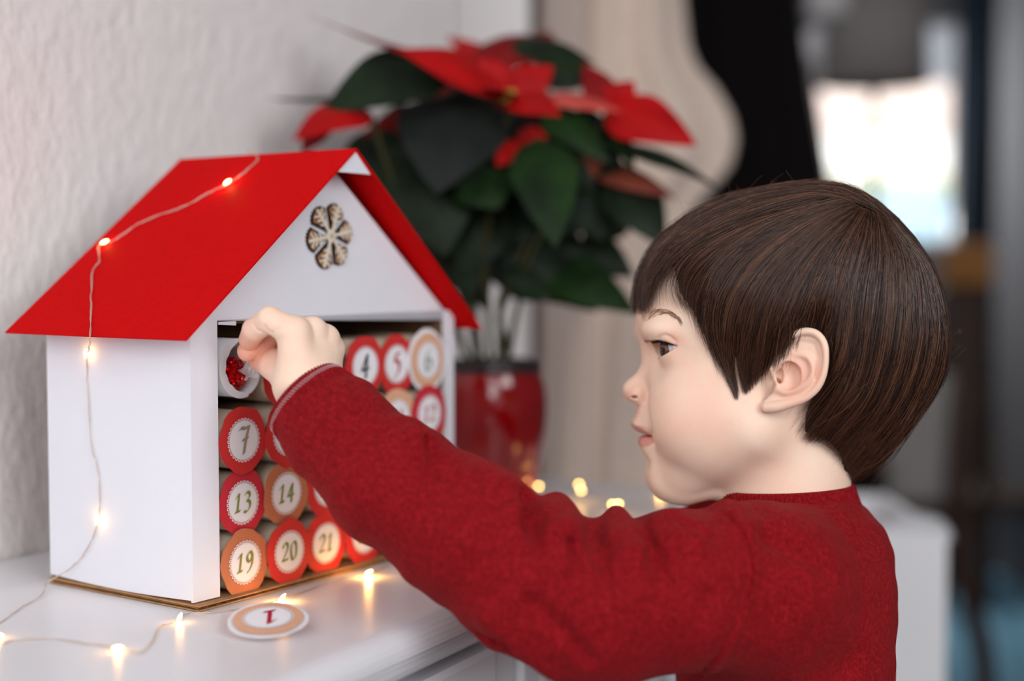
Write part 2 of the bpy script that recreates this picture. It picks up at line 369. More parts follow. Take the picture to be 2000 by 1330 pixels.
def label_parts(root, txt, lc, ic, rad, y, border=0.0, scale=1.0, seed=0):
    """a trimmed paper disc with a printed doily and a number, facing local -y at depth y"""
    r_ = random.Random(seed); n = 26; ph = r_.uniform(0, 6)
    out = []
    for j in range(n):
        a = 2*math.pi*j/n; flat = (0.035*math.cos(5*a+ph)+0.02*math.cos(9*a+2*ph))*(0.25 if border else 1)
        out.append((rad*(1+flat*0.8)*math.cos(a), rad*1.05*(1+flat*0.8)*math.sin(a)))
    bend = lambda x, z: 0.0016*max(0, (math.hypot(x, z)/rad-0.93))*4*(1 if math.sin(2*ph+math.atan2(z, x)) > 0.2 else 0.2)
    k = 1+border
    mk = lambda pts, yy: [(x, yy-bend(x, z)*0.4, z) for x, z in pts]
    V = mk([(x*k, z*k) for x, z in out], y)+mk([(x*k, z*k) for x, z in out], y+0.0004)+[(x*k*0.9, y-0.0001, z*k*0.9) for x, z in out]
    F = [list(range(2*n, 3*n)), list(range(n, 2*n))[::-1]]+[[i, n+i, n+(i+1) % n, (i+1) % n] for i in range(n)]+[[2*n+i, i, (i+1) % n, 2*n+(i+1) % n] for i in range(n)]
    lb = obj('label', V, F, DOILY if border else LBL[lc], root, local=True)
    if border:
        V = [(x, y-0.0012, z) for x, z in out]; obj('label_ring', V, [list(range(n))], LBL[lc], lb, local=True)
    y -= 0.0012 if border else 0
    V = [(x*scale, y-0.0006, z*scale) for x, z in DV]; obj('doily_print', V, DF, DOILY, lb, local=True)
    GV, GF = glyphs(txt, 0.0165*scale if len(txt) == 1 else 0.0122*scale)
    V = [(x, y-0.0009-l*0.00002, z) for x, z, l in GV]; obj('number', V, GF, INK[ic], lb, local=True)
    return lb
LCOL = {1: ('peach', 'crimson'), 2: ('red', 'olive'), 3: ('brown', 'taupe'), 4: ('red', 'black'), 5: ('red', 'crimson'), 6: ('peach', 'sage'), 7: ('red', 'taupe'), 8: ('red', 'green'), 9: ('terracotta', 'olive'),
        10: ('red', 'olive'), 11: ('peach', 'crimson'), 12: ('crimson', 'crimson'), 13: ('crimson', 'olive'), 14: ('terracotta', 'olive'), 15: ('red', 'olive'), 16: ('red', 'olive'), 17: ('terracotta', 'olive'), 18: ('red', 'olive'),
        19: ('terracotta', 'olive'), 20: ('red', 'olive'), 21: ('red', 'olive'), 22: ('red', 'olive'), 23: ('terracotta', 'olive'), 24: ('crimson', 'olive')}
UC = [0.0440, 0.0838, 0.1255, 0.1648, 0.2036, 0.2395]; ZC = [0.1460, 0.1050, 0.0640, 0.0240]
for i in range(1, 25):
    c, r = (i-1) % 6, (i-1)//6
    lc, ic = LCOL[i]; z = ZC[r] + (0.0055 if i == 1 else 0.0) + 0.0006*math.sin(i*2.3); u = UC[c]+0.0005*math.sin(i*1.7)
    nth = ('first', 'second', 'third', 'fourth', 'fifth', 'sixth')[c]; row = ('top', 'upper middle', 'lower middle', 'bottom')[r]
    lab = ('opened white paper tube without a label at the left of the top row' if i == 1 else
           '%s tube from the left in the %s row, %s label reading %d' % (nth, row, {'red': 'red', 'crimson': 'crimson', 'terracotta': 'terracotta', 'peach': 'peach', 'brown': 'dark brown'}[lc], i) + (', white border' if i == 6 else ''))
    t = thing('paper_tube', lab, 'tube', hp(u, 0.001*math.sin(i*3.1)-0.0005, z), math.atan2(HU[1], HU[0]), 'numbered tubes in the paper house')
    ob = bpy.data.objects.new('tube_body', tube_mesh(i == 1)); COL.objects.link(ob); ob.parent = t
    if i == 1:
        # torn remains of the label round the rim
        n = 40; V = []; F = []
        for j in range(n+1):
            a = math.radians(98)+math.radians(190)*j/n; ri = TR-0.0010-0.0062*math.sin(math.pi*j/n)**0.7*(0.92+0.07*math.sin(j*0.9)); ro = TR+0.0006
            V += [(ro*math.cos(a), -0.0006, ro*math.sin(a)), (ri*math.cos(a), -0.0012+0.002*math.sin(math.pi*j/n), ri*math.sin(a))]
        F = [[2*j, 2*j+1, 2*j+3, 2*j+2] for j in range(n)]; obj('torn_paper_rim', V, F, TUBEW, t, local=True)
    else:
        label_parts(t, str(i), lc, ic, 0.0213 if i not in (6,) else 0.0200, -0.0012-0.0011*((c+2*r) % 4)/1.0*0.6, 0.16 if i == 6 else 0.0, 1.0, seed=i)
# the loose label 1 lying on the dresser
lp = on_top(524, 1236)
t = thing('loose_label', 'loose peach paper label printed 1 lying on the white dresser top', 'label', lp + np.array([0, 0, 0.0008]))
lb = label_parts(t, '1', 'peach', 'crimson', 0.0195, -0.0010, 0.15, 1.0, seed=33)
rot = Matrix.Translation((0, 0, 0.0058)) @ Matrix.Rotation(math.radians(11), 4, 'X') @ Matrix.Rotation(math.radians(196), 4, 'Z') @ Matrix.Rotation(math.radians(-90), 4, 'X')
for o in [lb]+list(lb.children): o.data.transform(Matrix.Scale(1.07, 4))
for v in lb.data.vertices:
    r_ = math.hypot(v.co.x, v.co.z)
    if r_ > 0.0229: v.co.y += 0.0003*math.sin(math.atan2(v.co.z, v.co.x)*2+0.6)
for o in [lb]+list(lb.children): o.data.transform(rot)
# the red foil sweet in the opened tube
fc = hp(UC[0]-0.0010, 0.0085, ZC[0]+0.0050)
sw = thing('wrapped_sweet', 'red foil wrapped sweet with clear twisted end inside the opened tube', 'sweet', fc)
FOIL = mat('red_foil', srgb(205, 18, 26), 0.22, 0.5, metal=0.9)
V, F = ellipsoid_v((0, 0, 0), (1, 1, 1), 44, 30); V = np.array(V)
n1 = np.sin(V @ np.array([9.1, 4.3, 17.2])+1.3)*np.sin(V @ np.array([-15.5, 11.3, 6.1])); n2 = np.abs(np.sin(V @ np.array([21.0, -13.0, 9.0])))
V = V*(1+0.10*n1+0.09*n2)[:, None]*np.array([0.0092, 0.015, 0.0100]); V += rng.normal(0, 0.00035, V.shape)
obj('foil_body', V+fc+np.array([0.0005, 0.004, -0.0035]), F, FOIL, sw)
CELLO = bpy.data.materials.new('clear_cellophane'); CELLO.use_nodes = True
nt = CELLO.node_tree; pb = nt.nodes['Principled BSDF']; pb.inputs['Roughness'].default_value = 0.12; pb.inputs['Base Color'].default_value = (0.9, 0.9, 0.92, 1)
pb.inputs['Alpha'].default_value = 0.38; pb.inputs['Specular IOR Level'].default_value = 0.9
n = 26; V = []; F = []; tip = at(490, 698, 0.908); root_ = at(487, 727, 0.924); ax = tip-root_; ax /= np.linalg.norm(ax); s1 = np.cross(ax, FWD); s1 /= np.linalg.norm(s1); s2 = np.cross(ax, s1); L = np.linalg.norm(tip-root_)
for k in range(8):
    tt = k/7; rr = 0.0034*(1-tt)**1.2+0.0014+0.003*max(0, tt-0.75)
    for j in range(n):
        a = 2*math.pi*j/n; q = rr*(1+0.38*math.sin(5*a+2*tt)+0.2*math.sin(9*a))
        V.append(root_+ax*L*tt+s1*q*math.cos(a+1.2*tt)+s2*q*math.sin(a+1.2*tt))
F = [[k*n+j, k*n+(j+1) % n, (k+1)*n+(j+1) % n, (k+1)*n+j] for k in range(7) for j in range(n)]
obj('cellophane_twist', V, F, CELLO, sw)
# ------------------------------------------------------------------ potted poinsettia
PC = np.array([-0.017, 1.335, 0.0])
pl = thing('potted_poinsettia', 'red poinsettia with dark green leaves in a glossy red pot behind the house', 'plant', PC)
GLAZE = mat('red_glaze', srgb(150, 8, 14), 0.12, 0.6, noise=0.25, nscale=14, coat=0.8); DARKRIM = mat('dark_glazed_rim', srgb(54, 44, 48), 0.2, 0.6)
prof = [(0.0, 0.0), (0.033, 0.0), (0.036, 0.004), (0.0405, 0.018), (0.0455, 0.042), (0.0492, 0.068), (0.0502, 0.088), (0.0488, 0.105), (0.0452, 0.118), (0.0430, 0.124), (0.0405, 0.124), (0.040, 0.110), (0.0, 0.110)]
V, F = lathe_v([tuple(p) for p in catmull(prof[1:10], 5)]+prof[10:], 56); pot = obj('pot', np.array(V)+PC, F, GLAZE, pl, True)
V, F = lathe_v([(0.0446, 0.1195), (0.0456, 0.122), (0.0454, 0.128), (0.0440, 0.1305), (0.0420, 0.130), (0.0412, 0.126), (0.0412, 0.116)], 56); obj('rim', np.array(V)+PC, F, DARKRIM, pot, True)
V, F = lathe_v([(0.041, 0.117), (0.03, 0.119), (0.015, 0.121), (0.001, 0.121)], 30); V = np.array(V)+PC+rng.normal(0, 0.0012, (len(V), 3)); obj('soil', V, F, mat('potting_soil', srgb(40, 30, 24), 0.95, 0.1, noise=0.4, nscale=200), pl)
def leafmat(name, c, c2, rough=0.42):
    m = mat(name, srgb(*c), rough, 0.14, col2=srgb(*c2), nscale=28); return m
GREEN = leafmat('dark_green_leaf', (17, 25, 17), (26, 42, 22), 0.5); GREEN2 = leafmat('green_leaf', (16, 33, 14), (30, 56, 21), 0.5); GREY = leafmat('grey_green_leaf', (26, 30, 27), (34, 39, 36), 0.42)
RED = leafmat('red_bract', (152, 6, 9), (178, 11, 13), 0.6); DRED = leafmat('deep_red_bract', (104, 7, 11), (134, 10, 14), 0.6); PINK = leafmat('faded_red_bract', (176, 60, 54), (196, 84, 74), 0.5); BRN = leafmat('brown_red_leaf', (110, 52, 40), (130, 62, 46), 0.5); STEMM = leafmat('stem_green', (46, 54, 28), (66, 60, 36), 0.5)
def leaf(name, p0, p1, width, mt, face=(0, -1, 0.3), droop=0.1, fold=0.18, wav=0.05, lobed=0.0):
    p0 = np.asarray(p0, float); p1 = np.asarray(p1, float); ax = p1-p0; ln = np.linalg.norm(ax); ax /= ln
    fn = np.asarray(face, float); sd = np.cross(ax, fn); sd /= np.linalg.norm(sd)+1e-9; nn = np.cross(sd, ax)
    if nn @ fn < 0: nn = -nn; sd = -sd
    NL, NW = 12, 8; V = []; ph = random.uniform(0, 6)
    for i in range(NL+1):
        t = i/NL; w = width*0.5*(math.sin(math.pi*min(1, t**0.72))**0.85*(1-0.28*t) if t < 1 else 0)*1.15+0.0004*(1-t)
        w *= 1+lobed*0.22*math.sin(t*11+ph)
        for j in range(NW+1):
            s = -1+2*j/NW
            h = droop*ln*(4*t*(1-t)*0.5-t*t*0.4) - fold*w*abs(s) + fold*0.3*w + wav*w*math.sin(t*9+ph+2.0*s)*abs(s) - (0.0006 if j == NW//2 else 0)
            V.append(p0+ax*ln*t+sd*w*s+nn*h)
    F = [[i*(NW+1)+j, i*(NW+1)+j+1, (i+1)*(NW+1)+j+1, (i+1)*(NW+1)+j] for i in range(NL) for j in range(NW)]
    return obj(name, V, F, mt, pl, True)
def lf(name, a, b, w, mt, **k):     # pixel ends with distances; width in pixels
    da, db = a[2], b[2]; return leaf(name, at(*a), at(*b), w*(da+db)/2/FPX, mt, **k)
B_ = 'bract'; G_ = 'leaf'
lf(B_, (985, 140, 1.30), (603, 38, 1.28), 100, DRED, face=(0.1, -0.25, 1), droop=-0.05, fold=0.1)
lf(B_, (1000, 172, 1.27), (775, 92, 1.22), 122, RED, face=(-0.1, -0.75, 0.7), droop=0.06)
lf(B_, (1000, 140, 1.34), (872, 66, 1.42), 80, RED, face=(0, -0.6, 1), droop=0.05)
lf(B_, (985, 135, 1.33), (1075, 52, 1.44), 110, DRED, face=(-0.2, -0.7, 0.8), droop=0.1)
lf(B_, (940, 120, 1.35), (1050, 60, 1.42), 80, DRED, face=(0, -0.6, 0.8), droop=0.12)
lf(B_, (1003, 184, 1.27), (935, 112, 1.26), 62, RED, face=(0, -1, 0.3), droop=0.1)
lf(B_, (1000, 186, 1.27), (1082, 128, 1.28), 74, RED, face=(0.1, -1, 0.2), droop=0.1)
lf(B_, (998, 190, 1.265), (1094, 222, 1.22), 82, RED, face=(0.1, -0.8, 0.6), droop=0.12)
lf(B_, (990, 190, 1.27), (960, 168, 1.20), 60, RED, face=(0, -0.8, 0.6), droop=0.1)
lf(B_, (1060, 190, 1.29), (1215, 214, 1.27), 64, PINK, face=(0, -0.6, 0.9), droop=0.1)
lf(B_, (1185, 205, 1.30), (1362, 277, 1.27), 120, RED, face=(0.35, -0.9, 0.35), droop=0.16, fold=0.3)
lf(B_, (1190, 210, 1.31), (1140, 122, 1.32), 66, DRED, face=(0, -1, 0.2))
lf(B_, (1195, 212, 1.31), (1238, 158, 1.30), 70, RED, face=(0.2, -1, 0.2))
lf(B_, (720, 215, 1.27), (573, 262, 1.22), 96, RED, face=(-0.1, -0.8, 0.6), droop=0.2)
lf(B_, (640, 225, 1.26), (588, 300, 1.25), 60, DRED, face=(-0.4, -0.9, 0.1), droop=0.1)
lf(B_, (850, 225, 1.33), (700, 262, 1.32), 60, DRED, face=(0, -0.8, 0.5))
lf(B_, (1010, 262, 1.30), (1068, 268, 1.27), 44, RED, face=(0, -1, 0.3)); lf(B_, (1012, 278, 1.29), (970, 322, 1.27), 48, RED, face=(0, -1, 0.2)); lf(B_, (1000, 300, 1.30), (1030, 330, 1.28), 34, DRED)
lf(B_, (1150, 322, 1.33), (1322, 384, 1.30), 56, BRN, face=(0, -0.9, 0.5), droop=0.1); lf(B_, (1110, 300, 1.33), (1170, 345, 1.32), 40, BRN)
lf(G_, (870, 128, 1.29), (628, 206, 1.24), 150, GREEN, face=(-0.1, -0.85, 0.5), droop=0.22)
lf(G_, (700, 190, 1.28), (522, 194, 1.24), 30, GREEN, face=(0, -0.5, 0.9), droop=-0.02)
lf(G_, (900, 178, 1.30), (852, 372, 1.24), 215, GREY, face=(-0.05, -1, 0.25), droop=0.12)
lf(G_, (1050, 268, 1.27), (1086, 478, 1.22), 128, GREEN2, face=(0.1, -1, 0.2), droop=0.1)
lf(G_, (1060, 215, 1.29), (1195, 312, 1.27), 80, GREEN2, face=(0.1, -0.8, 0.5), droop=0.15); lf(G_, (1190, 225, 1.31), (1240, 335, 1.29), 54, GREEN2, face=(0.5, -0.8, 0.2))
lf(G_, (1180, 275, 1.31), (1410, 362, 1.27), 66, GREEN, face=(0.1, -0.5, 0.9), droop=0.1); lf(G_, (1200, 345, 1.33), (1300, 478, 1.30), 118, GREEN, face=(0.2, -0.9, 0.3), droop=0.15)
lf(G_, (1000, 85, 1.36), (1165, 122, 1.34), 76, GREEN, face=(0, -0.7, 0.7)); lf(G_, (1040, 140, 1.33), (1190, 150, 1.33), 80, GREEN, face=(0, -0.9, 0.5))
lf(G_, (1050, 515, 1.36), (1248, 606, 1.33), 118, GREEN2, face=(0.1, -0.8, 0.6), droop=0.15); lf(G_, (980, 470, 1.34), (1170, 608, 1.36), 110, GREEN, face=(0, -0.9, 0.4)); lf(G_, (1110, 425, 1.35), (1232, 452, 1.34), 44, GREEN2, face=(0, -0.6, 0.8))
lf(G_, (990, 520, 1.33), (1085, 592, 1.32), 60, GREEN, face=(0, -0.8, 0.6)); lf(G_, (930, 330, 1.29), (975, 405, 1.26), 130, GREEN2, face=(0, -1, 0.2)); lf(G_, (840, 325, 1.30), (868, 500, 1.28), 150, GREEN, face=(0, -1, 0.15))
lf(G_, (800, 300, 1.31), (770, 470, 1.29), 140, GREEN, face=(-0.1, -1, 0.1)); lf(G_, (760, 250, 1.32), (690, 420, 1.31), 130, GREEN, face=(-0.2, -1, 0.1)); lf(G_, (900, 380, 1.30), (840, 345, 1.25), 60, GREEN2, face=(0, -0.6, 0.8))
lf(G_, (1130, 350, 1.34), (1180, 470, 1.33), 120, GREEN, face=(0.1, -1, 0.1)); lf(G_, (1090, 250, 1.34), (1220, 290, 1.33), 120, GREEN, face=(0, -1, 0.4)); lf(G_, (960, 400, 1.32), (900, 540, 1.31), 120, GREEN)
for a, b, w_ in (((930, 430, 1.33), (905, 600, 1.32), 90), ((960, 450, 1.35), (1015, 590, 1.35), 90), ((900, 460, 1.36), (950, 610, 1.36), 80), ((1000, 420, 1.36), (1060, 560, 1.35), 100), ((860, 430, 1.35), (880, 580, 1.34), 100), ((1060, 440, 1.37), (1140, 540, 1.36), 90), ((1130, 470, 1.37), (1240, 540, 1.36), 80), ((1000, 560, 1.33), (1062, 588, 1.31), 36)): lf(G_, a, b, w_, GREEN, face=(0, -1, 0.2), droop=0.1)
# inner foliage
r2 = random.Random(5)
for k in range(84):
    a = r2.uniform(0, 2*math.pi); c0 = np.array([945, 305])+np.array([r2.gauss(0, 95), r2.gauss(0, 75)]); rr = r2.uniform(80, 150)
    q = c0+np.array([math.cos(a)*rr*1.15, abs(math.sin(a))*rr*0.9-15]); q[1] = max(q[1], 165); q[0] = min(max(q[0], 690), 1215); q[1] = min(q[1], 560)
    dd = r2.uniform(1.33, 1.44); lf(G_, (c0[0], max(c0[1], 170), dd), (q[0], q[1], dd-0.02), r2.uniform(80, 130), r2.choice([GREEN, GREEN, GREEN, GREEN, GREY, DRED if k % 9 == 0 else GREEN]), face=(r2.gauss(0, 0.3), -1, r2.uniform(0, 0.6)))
def stem(pts, r):
    V, F = tube_v(catmull(pts, 6), r, 8); obj('stem', V, F, STEMM, pl, True)
base = PC+np.array([0, 0, 0.115])
for (tp, off) in (((1000, 190, 1.275), (-0.004, 0)), ((930, 250, 1.33), (-0.012, 0.004)), ((1190, 215, 1.31), (0.010, 0.006)), ((720, 220, 1.29), (-0.018, -0.004)), ((1060, 420, 1.34), (0.004, -0.008)), ((880, 190, 1.30), (-0.014, 0.01)), ((1010, 540, 1.335), (0.014, -0.004))):
    b = base+np.array([off[0], off[1], 0]); t_ = at(*tp); m1 = b*0.6+t_*0.4+np.array([-0.012, 0, 0.02]); stem([b, m1*0.5+b*0.5+np.array([0, 0, 0.01]), m1, t_], 0.0030)
CY = mat('cyathia_yellow', srgb(150, 130, 40), 0.5)
for k in range(9):
    c = at(990+r2.uniform(-14, 14), 190+r2.uniform(-10, 16), 1.262); V, F = ellipsoid_v(c, (0.003, 0.003, 0.004), 8, 6); obj('flower_bud', V, F, CY, pl, True)

# ------------------------------------------------------------------ fairy lights
WIRE = mat('silver_wire', srgb(206, 190, 178), 0.4, 0.5, metal=0.3); GLOW = mat('led_glow', srgb(255, 220, 150), 0.4, 0.2, emit=(1.0, 0.66, 0.26, 1), es=13)
GLOW2 = mat('led_glow_dim', srgb(255, 210, 120), 0.4, 0.2, emit=(1.0, 0.60, 0.17, 1), es=22)
def bulb(parent, p, ax, power, ball=False):
    p = np.asarray(p, float); ax = np.asarray(ax, float); ax /= np.linalg.norm(ax)+1e-9; pts = [p+ax*s*(0.0016 if ball else 0.0030) for s in np.linspace(-1, 1, 9)]
    V, F = tube_v(pts, [0.0003, 0.0006, 0.0009, 0.0011, 0.0012, 0.0011, 0.0009, 0.0006, 0.0003], 10); o = obj('led', V, F, GLOW, parent, True)
    if ball: o.data.materials[0] = GLOW2
    if power:
        l = bpy.data.lights.new('led_light', 'POINT'); l.energy = power; l.color = (1.0, 0.45, 0.10); l.shadow_soft_size = 0.002
        lo_ = bpy.data.objects.new('led_light', l); COL.objects.link(lo_); lo_.parent = o; lo_.location = tuple(p-base_of(parent))
    return o
def wire(parent, pts, r=0.00026):
    c = catmull(pts, 8); c = c+rng.normal(0, 0.00018, c.shape)
    for off in (0.00035, -0.00035):
        ph = np.arange(len(c))*0.35; V, F = tube_v(c+off*np.stack([np.cos(ph), 0*ph, np.sin(ph)], 1), r, 5); obj('wire', V, F, WIRE, parent, True)
def on_roof(px, py, lift=0.0012):
    """the point of the left roof slope that a pixel shows"""
    a = hp(-0.024, 0, roof_z(-0.024)); b = hp(UR, 0, ZR); nrm = np.cross(b-a, HS); nrm /= np.linalg.norm(nrm); nrm = nrm if nrm[2] > 0 else -nrm
    r = RIGHT*((px-1000)/FPX)+UP*(-(py-665)/FPX)+FWD; return CAM+r*(((a-CAM) @ nrm)/(r @ nrm))+nrm*lift
def on_side(px, py, lift=0.0035):
    nrm = -HU; r = RIGHT*((px-1000)/FPX)+UP*(-(py-665)/FPX)+FWD; return CAM+r*(((H0-CAM) @ nrm)/(r @ nrm))+nrm*lift
s1 = thing('fairy_lights', 'string of tiny warm lights on thin wire draped over the paper house', 'string lights', on_top(30, 1216))
rp = [hp(UR+0.004, 0.075, ZR+0.0005), hp(UR-0.001, 0.080, ZR+0.003)]+[on_roof(*p) for p in [(505, 312), (480, 338), (445, 362), (412, 378), (362, 405), (310, 424), (268, 442), (228, 470), (205, 478), (194, 484), (196, 512), (183, 532), (180, 575), (179, 630)]]
eave = on_roof(178, 659, 0.0012); rp += [eave, eave+np.array([0, 0, -0.008])+(-HU)*0.001]
side = [on_side(*p) for p in [(178, 700), (181, 790), (187, 870), (196, 900), (202, 940), (203, 985), (200, 1015), (186, 1055), (165, 1090)]]+[on_side(142, 1114, 0.006), on_side(120, 1132, 0.012)]
tail = [on_top(84, 1160, 0.002), on_top(40, 1188, 0.001), on_top(0, 1216, 0.001), on_top(-40, 1240, 0.001), on_top(-70, 1268, 0.001), on_top(-20, 1262, 0.001), on_top(40, 1250, 0.001), on_top(110, 1248, 0.001), on_top(180, 1258, 0.001), on_top(230, 1264, 0.002), on_top(272, 1275, 0.001), on_top(296, 1255, 0.001), on_top(312, 1224, 0.001), on_top(338, 1216, 0.001), on_top(350, 1207, 0.0028),
        on_top(368, 1198, 0.0006), on_top(420, 1196, 0.0006), on_top(480, 1188, 0.0006), on_top(530, 1176, 0.0012), on_top(552, 1168, 0.0024), on_top(600, 1153, 0.0008), on_top(660, 1132, 0.0008), on_top(722, 1121, 0.0026), on_top(770, 1096, 0.0008), on_top(840, 1070, 0.0008), on_top(900, 1035, 0.0008)]
wire(s1, rp+side+tail)
for p, q, e in ((on_roof(447, 361, 0.0025), (0.5, 0.2, 0.4), 0.03), (on_roof(207, 477, 0.0022), (0.6, 0.2, 0.3), 0.012), (on_side(178, 690, 0.0045), (0, 0, 1), 0.006), (on_side(200, 1014, 0.005), (0.1, 0, 1), 0.006), (on_top(-4, 1240, 0.002), (1, 0, 0), 0.01), (on_top(230, 1265, 0.0024), (1, 0.2, 0), 0.012), (on_top(351, 1206, 0.0035), (0.4, 0, 1), 0.012), (on_top(552, 1166, 0.0034), (0.6, 0, 0.7), 0.08), (on_top(720, 1118, 0.0036), (0.7, 0, 0.4), 0.10)):
    bulb(s1, p, q, e)
# warm lights under the back edge of the base
s2 = thing('fairy_lights', 'second string of warm lights lying out of focus beside the red pot', 'string lights', on_top(1100, 960))
bp_ = [on_top(905, 1030, 0.001), on_top(960, 985, 0.001), on_top(1008, 958, 0.002), on_top(1052, 943, 0.002), on_top(1090, 950, 0.001), on_top(1132, 942, 0.003), on_top(1136, 957, 0.002), on_top(1170, 975, 0.001), on_top(1202, 990, 0.002), on_top(1250, 985, 0.001), on_top(1290, 975, 0.002), on_top(1320, 980, 0.001)]
wire(s2, bp_, 0.0002)
for p, q in ((on_top(1011, 961, 0.0120), (1, 0, 0)), (on_top(1052, 950, 0.0140), (1, 0.3, 0.2)), (on_top(1131, 946, 0.0150), (0, 0, 1)), (on_top(1135, 958, 0.0120), (0, 0.3, 1)), (on_top(1196, 985, 0.0100), (1, 0, 0)), (on_top(1208, 984, 0.0105), (1, 0, 0)), (on_top(1290, 968, 0.0030), (1, 0, 0)), (on_top(955, 972, 0.006), (1, 0, 0)), (on_top(925, 985, 0.006), (1, 0, 0))):
    bulb(s2, p, (1, 0, 0), 0.006, True)

# ------------------------------------------------------------------ behind: window frame, curtains
FRAME = mat('white_frame_paint', srgb(246, 240, 236), 0.5, 0.3)
def slab(name, x0, x1, d0, d1, zt, zb, m, parent=None):
    """upright box between two pixel columns, measured at distance d0"""
    a = (x0-1000)/FPX*d0; b = (x1-1000)/FPX*d0; return obj(name, box_v(a, b, d0, d1, zb, zt), BOXF, m, parent)
struct(slab('trim_1', 886, 1034, 2.02, 2.10, 1.7, FLOOR, FRAME))
struct(slab('gap_shade_strip', 1034, 1056, 2.07, 2.10, 1.7, FLOOR, mat('painted_gap_shade', srgb(70, 56, 50), 0.8, 0.2)))  # dark strip: shade of the gap between frame and curtain, put in as colour
struct(obj('wall_back', box_v(-1.6, 0.11, 2.102, 2.2, FLOOR, 1.7), BOXF, mat('warm_wall_paint', srgb(196, 178, 168), 0.85, 0.2)))
def drape(name, rows, d, thick, folds, m, label, cat, amp=0.012, seed=1):
    """hanging cloth: rows of (y, x_left, x_right) pixels at distance d, closed lens-shaped section with folds"""
    r = random.Random(seed); NU = 64; rows_y = np.array([q[0] for q in rows], float); yy = np.concatenate([np.linspace(a, b, 8, endpoint=False) for a, b in zip(rows_y[:-1], rows_y[1:])]+[[rows_y[-1]]])
    xl = np.interp(yy, rows_y, [q[1] for q in rows]); xr = np.interp(yy, rows_y, [q[2] for q in rows])
    ker = np.ones(5)/5; sm_ = lambda v: np.convolve(np.pad(v, 2, mode='edge'), ker, 'valid'); xl, xr = sm_(xl), sm_(xr); V = []; ph = r.uniform(0, 6)
    for k, y in enumerate(yy):
        for j in range(NU):
            a = 2*math.pi*j/NU; cx_ = (xl[k]+xr[k])/2; w = (xr[k]-xl[k])/2; x = cx_+w*math.cos(a); s = math.sin(a)
            z = d-thick*s*(0.75+0.25*min(1, w/150))-amp*math.cos(folds*math.cos(a)*2.2+ph+0.004*y)*abs(s)**0.6*(1 if s > 0 else 0.5)
            V.append(at(x, y, z))
    n = len(yy); F = [[i*NU+j, (i+1)*NU+j, (i+1)*NU+(j+1) % NU, i*NU+(j+1) % NU] for i in range(n-1) for j in range(NU)]+[list(range(NU)), [(n-1)*NU+j for j in range(NU)][::-1]]
    o = obj(name, V, F, m, None, True); tag(o, label, cat); return o
CURT = mat('cream_linen', srgb(228, 207, 192), 0.9, 0.15, noise=0.03, nscale=40, sheen=0.2)
drape('curtain', [(-700, 1058, 1320), (-100, 1058, 1330), (0, 1058, 1336), (90, 1056, 1346), (130, 1056, 1362), (170, 1056, 1398), (220, 1056, 1428), (270, 1056, 1440), (320, 1056, 1430), (360, 1055, 1400), (400, 1055, 1362), (440, 1054, 1345), (520, 1052, 1335), (700, 1050, 1330), (1000, 1048, 1330), (1560, 1046, 1330)], 2.16, 0.05, 4, CURT, 'cream linen curtain gathered into a bulge beside the poinsettia', 'curtain', 0.014, 3)
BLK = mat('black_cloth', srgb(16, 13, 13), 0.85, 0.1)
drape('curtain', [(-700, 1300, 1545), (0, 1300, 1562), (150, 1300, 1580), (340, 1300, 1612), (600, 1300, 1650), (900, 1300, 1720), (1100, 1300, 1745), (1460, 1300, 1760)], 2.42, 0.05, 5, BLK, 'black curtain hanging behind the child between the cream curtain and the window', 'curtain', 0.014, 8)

# ------------------------------------------------------------------ far room
WD = 5.2
def pxz(y, d): return at(1000, y, d)[2]
def pxx(x, d): return (x-1000)/FPX*d
wx0, wx1, wz1, wz0 = pxx(1585, WD), pxx(1872, WD), pxz(50, WD), pxz(478, WD)
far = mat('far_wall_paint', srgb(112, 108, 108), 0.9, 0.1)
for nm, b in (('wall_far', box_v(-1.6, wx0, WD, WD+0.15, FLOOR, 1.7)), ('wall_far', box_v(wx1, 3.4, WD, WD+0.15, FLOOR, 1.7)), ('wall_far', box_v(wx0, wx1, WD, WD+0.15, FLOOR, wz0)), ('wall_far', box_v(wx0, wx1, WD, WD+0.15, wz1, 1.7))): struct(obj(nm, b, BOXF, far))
win = struct(thing('window_1', 'far window with pale building and snow outside', 'window', ((wx0+wx1)/2, WD, wz0)))
for k in ('label', 'category'): del win[k]
t = 0.025
for b in (box_v(wx0, wx0+t, WD, WD+0.06, wz0, wz1), box_v(wx1-t, wx1, WD, WD+0.06, wz0, wz1), box_v(wx0+t, wx1-t, WD, WD+0.06, wz0, wz0+t), box_v(wx0+t, wx1-t, WD, WD+0.06, wz1-t, wz1)): obj('window_frame', b, BOXF, FRAME, win)
gl = bpy.data.materials.new('window_glass'); gl.use_nodes = True; nt = gl.node_tree; nt.nodes.remove(nt.nodes['Principled BSDF'])
tr = nt.nodes.new('ShaderNodeBsdfTransparent'); gs = nt.nodes.new('ShaderNodeBsdfGlossy'); gs.inputs['Roughness'].default_value = 0.05; mx = nt.nodes.new('ShaderNodeMixShader'); mx.inputs[0].default_value = 0.05
nt.links.new(tr.outputs[0], mx.inputs[1]); nt.links.new(gs.outputs[0], mx.inputs[2]); nt.links.new(mx.outputs[0], nt.nodes['Material Output'].inputs[0])
obj('pane', box_v(wx0+t, wx1-t, WD+0.02, WD+0.024, wz0+t, wz1-t), BOXF, gl, win)
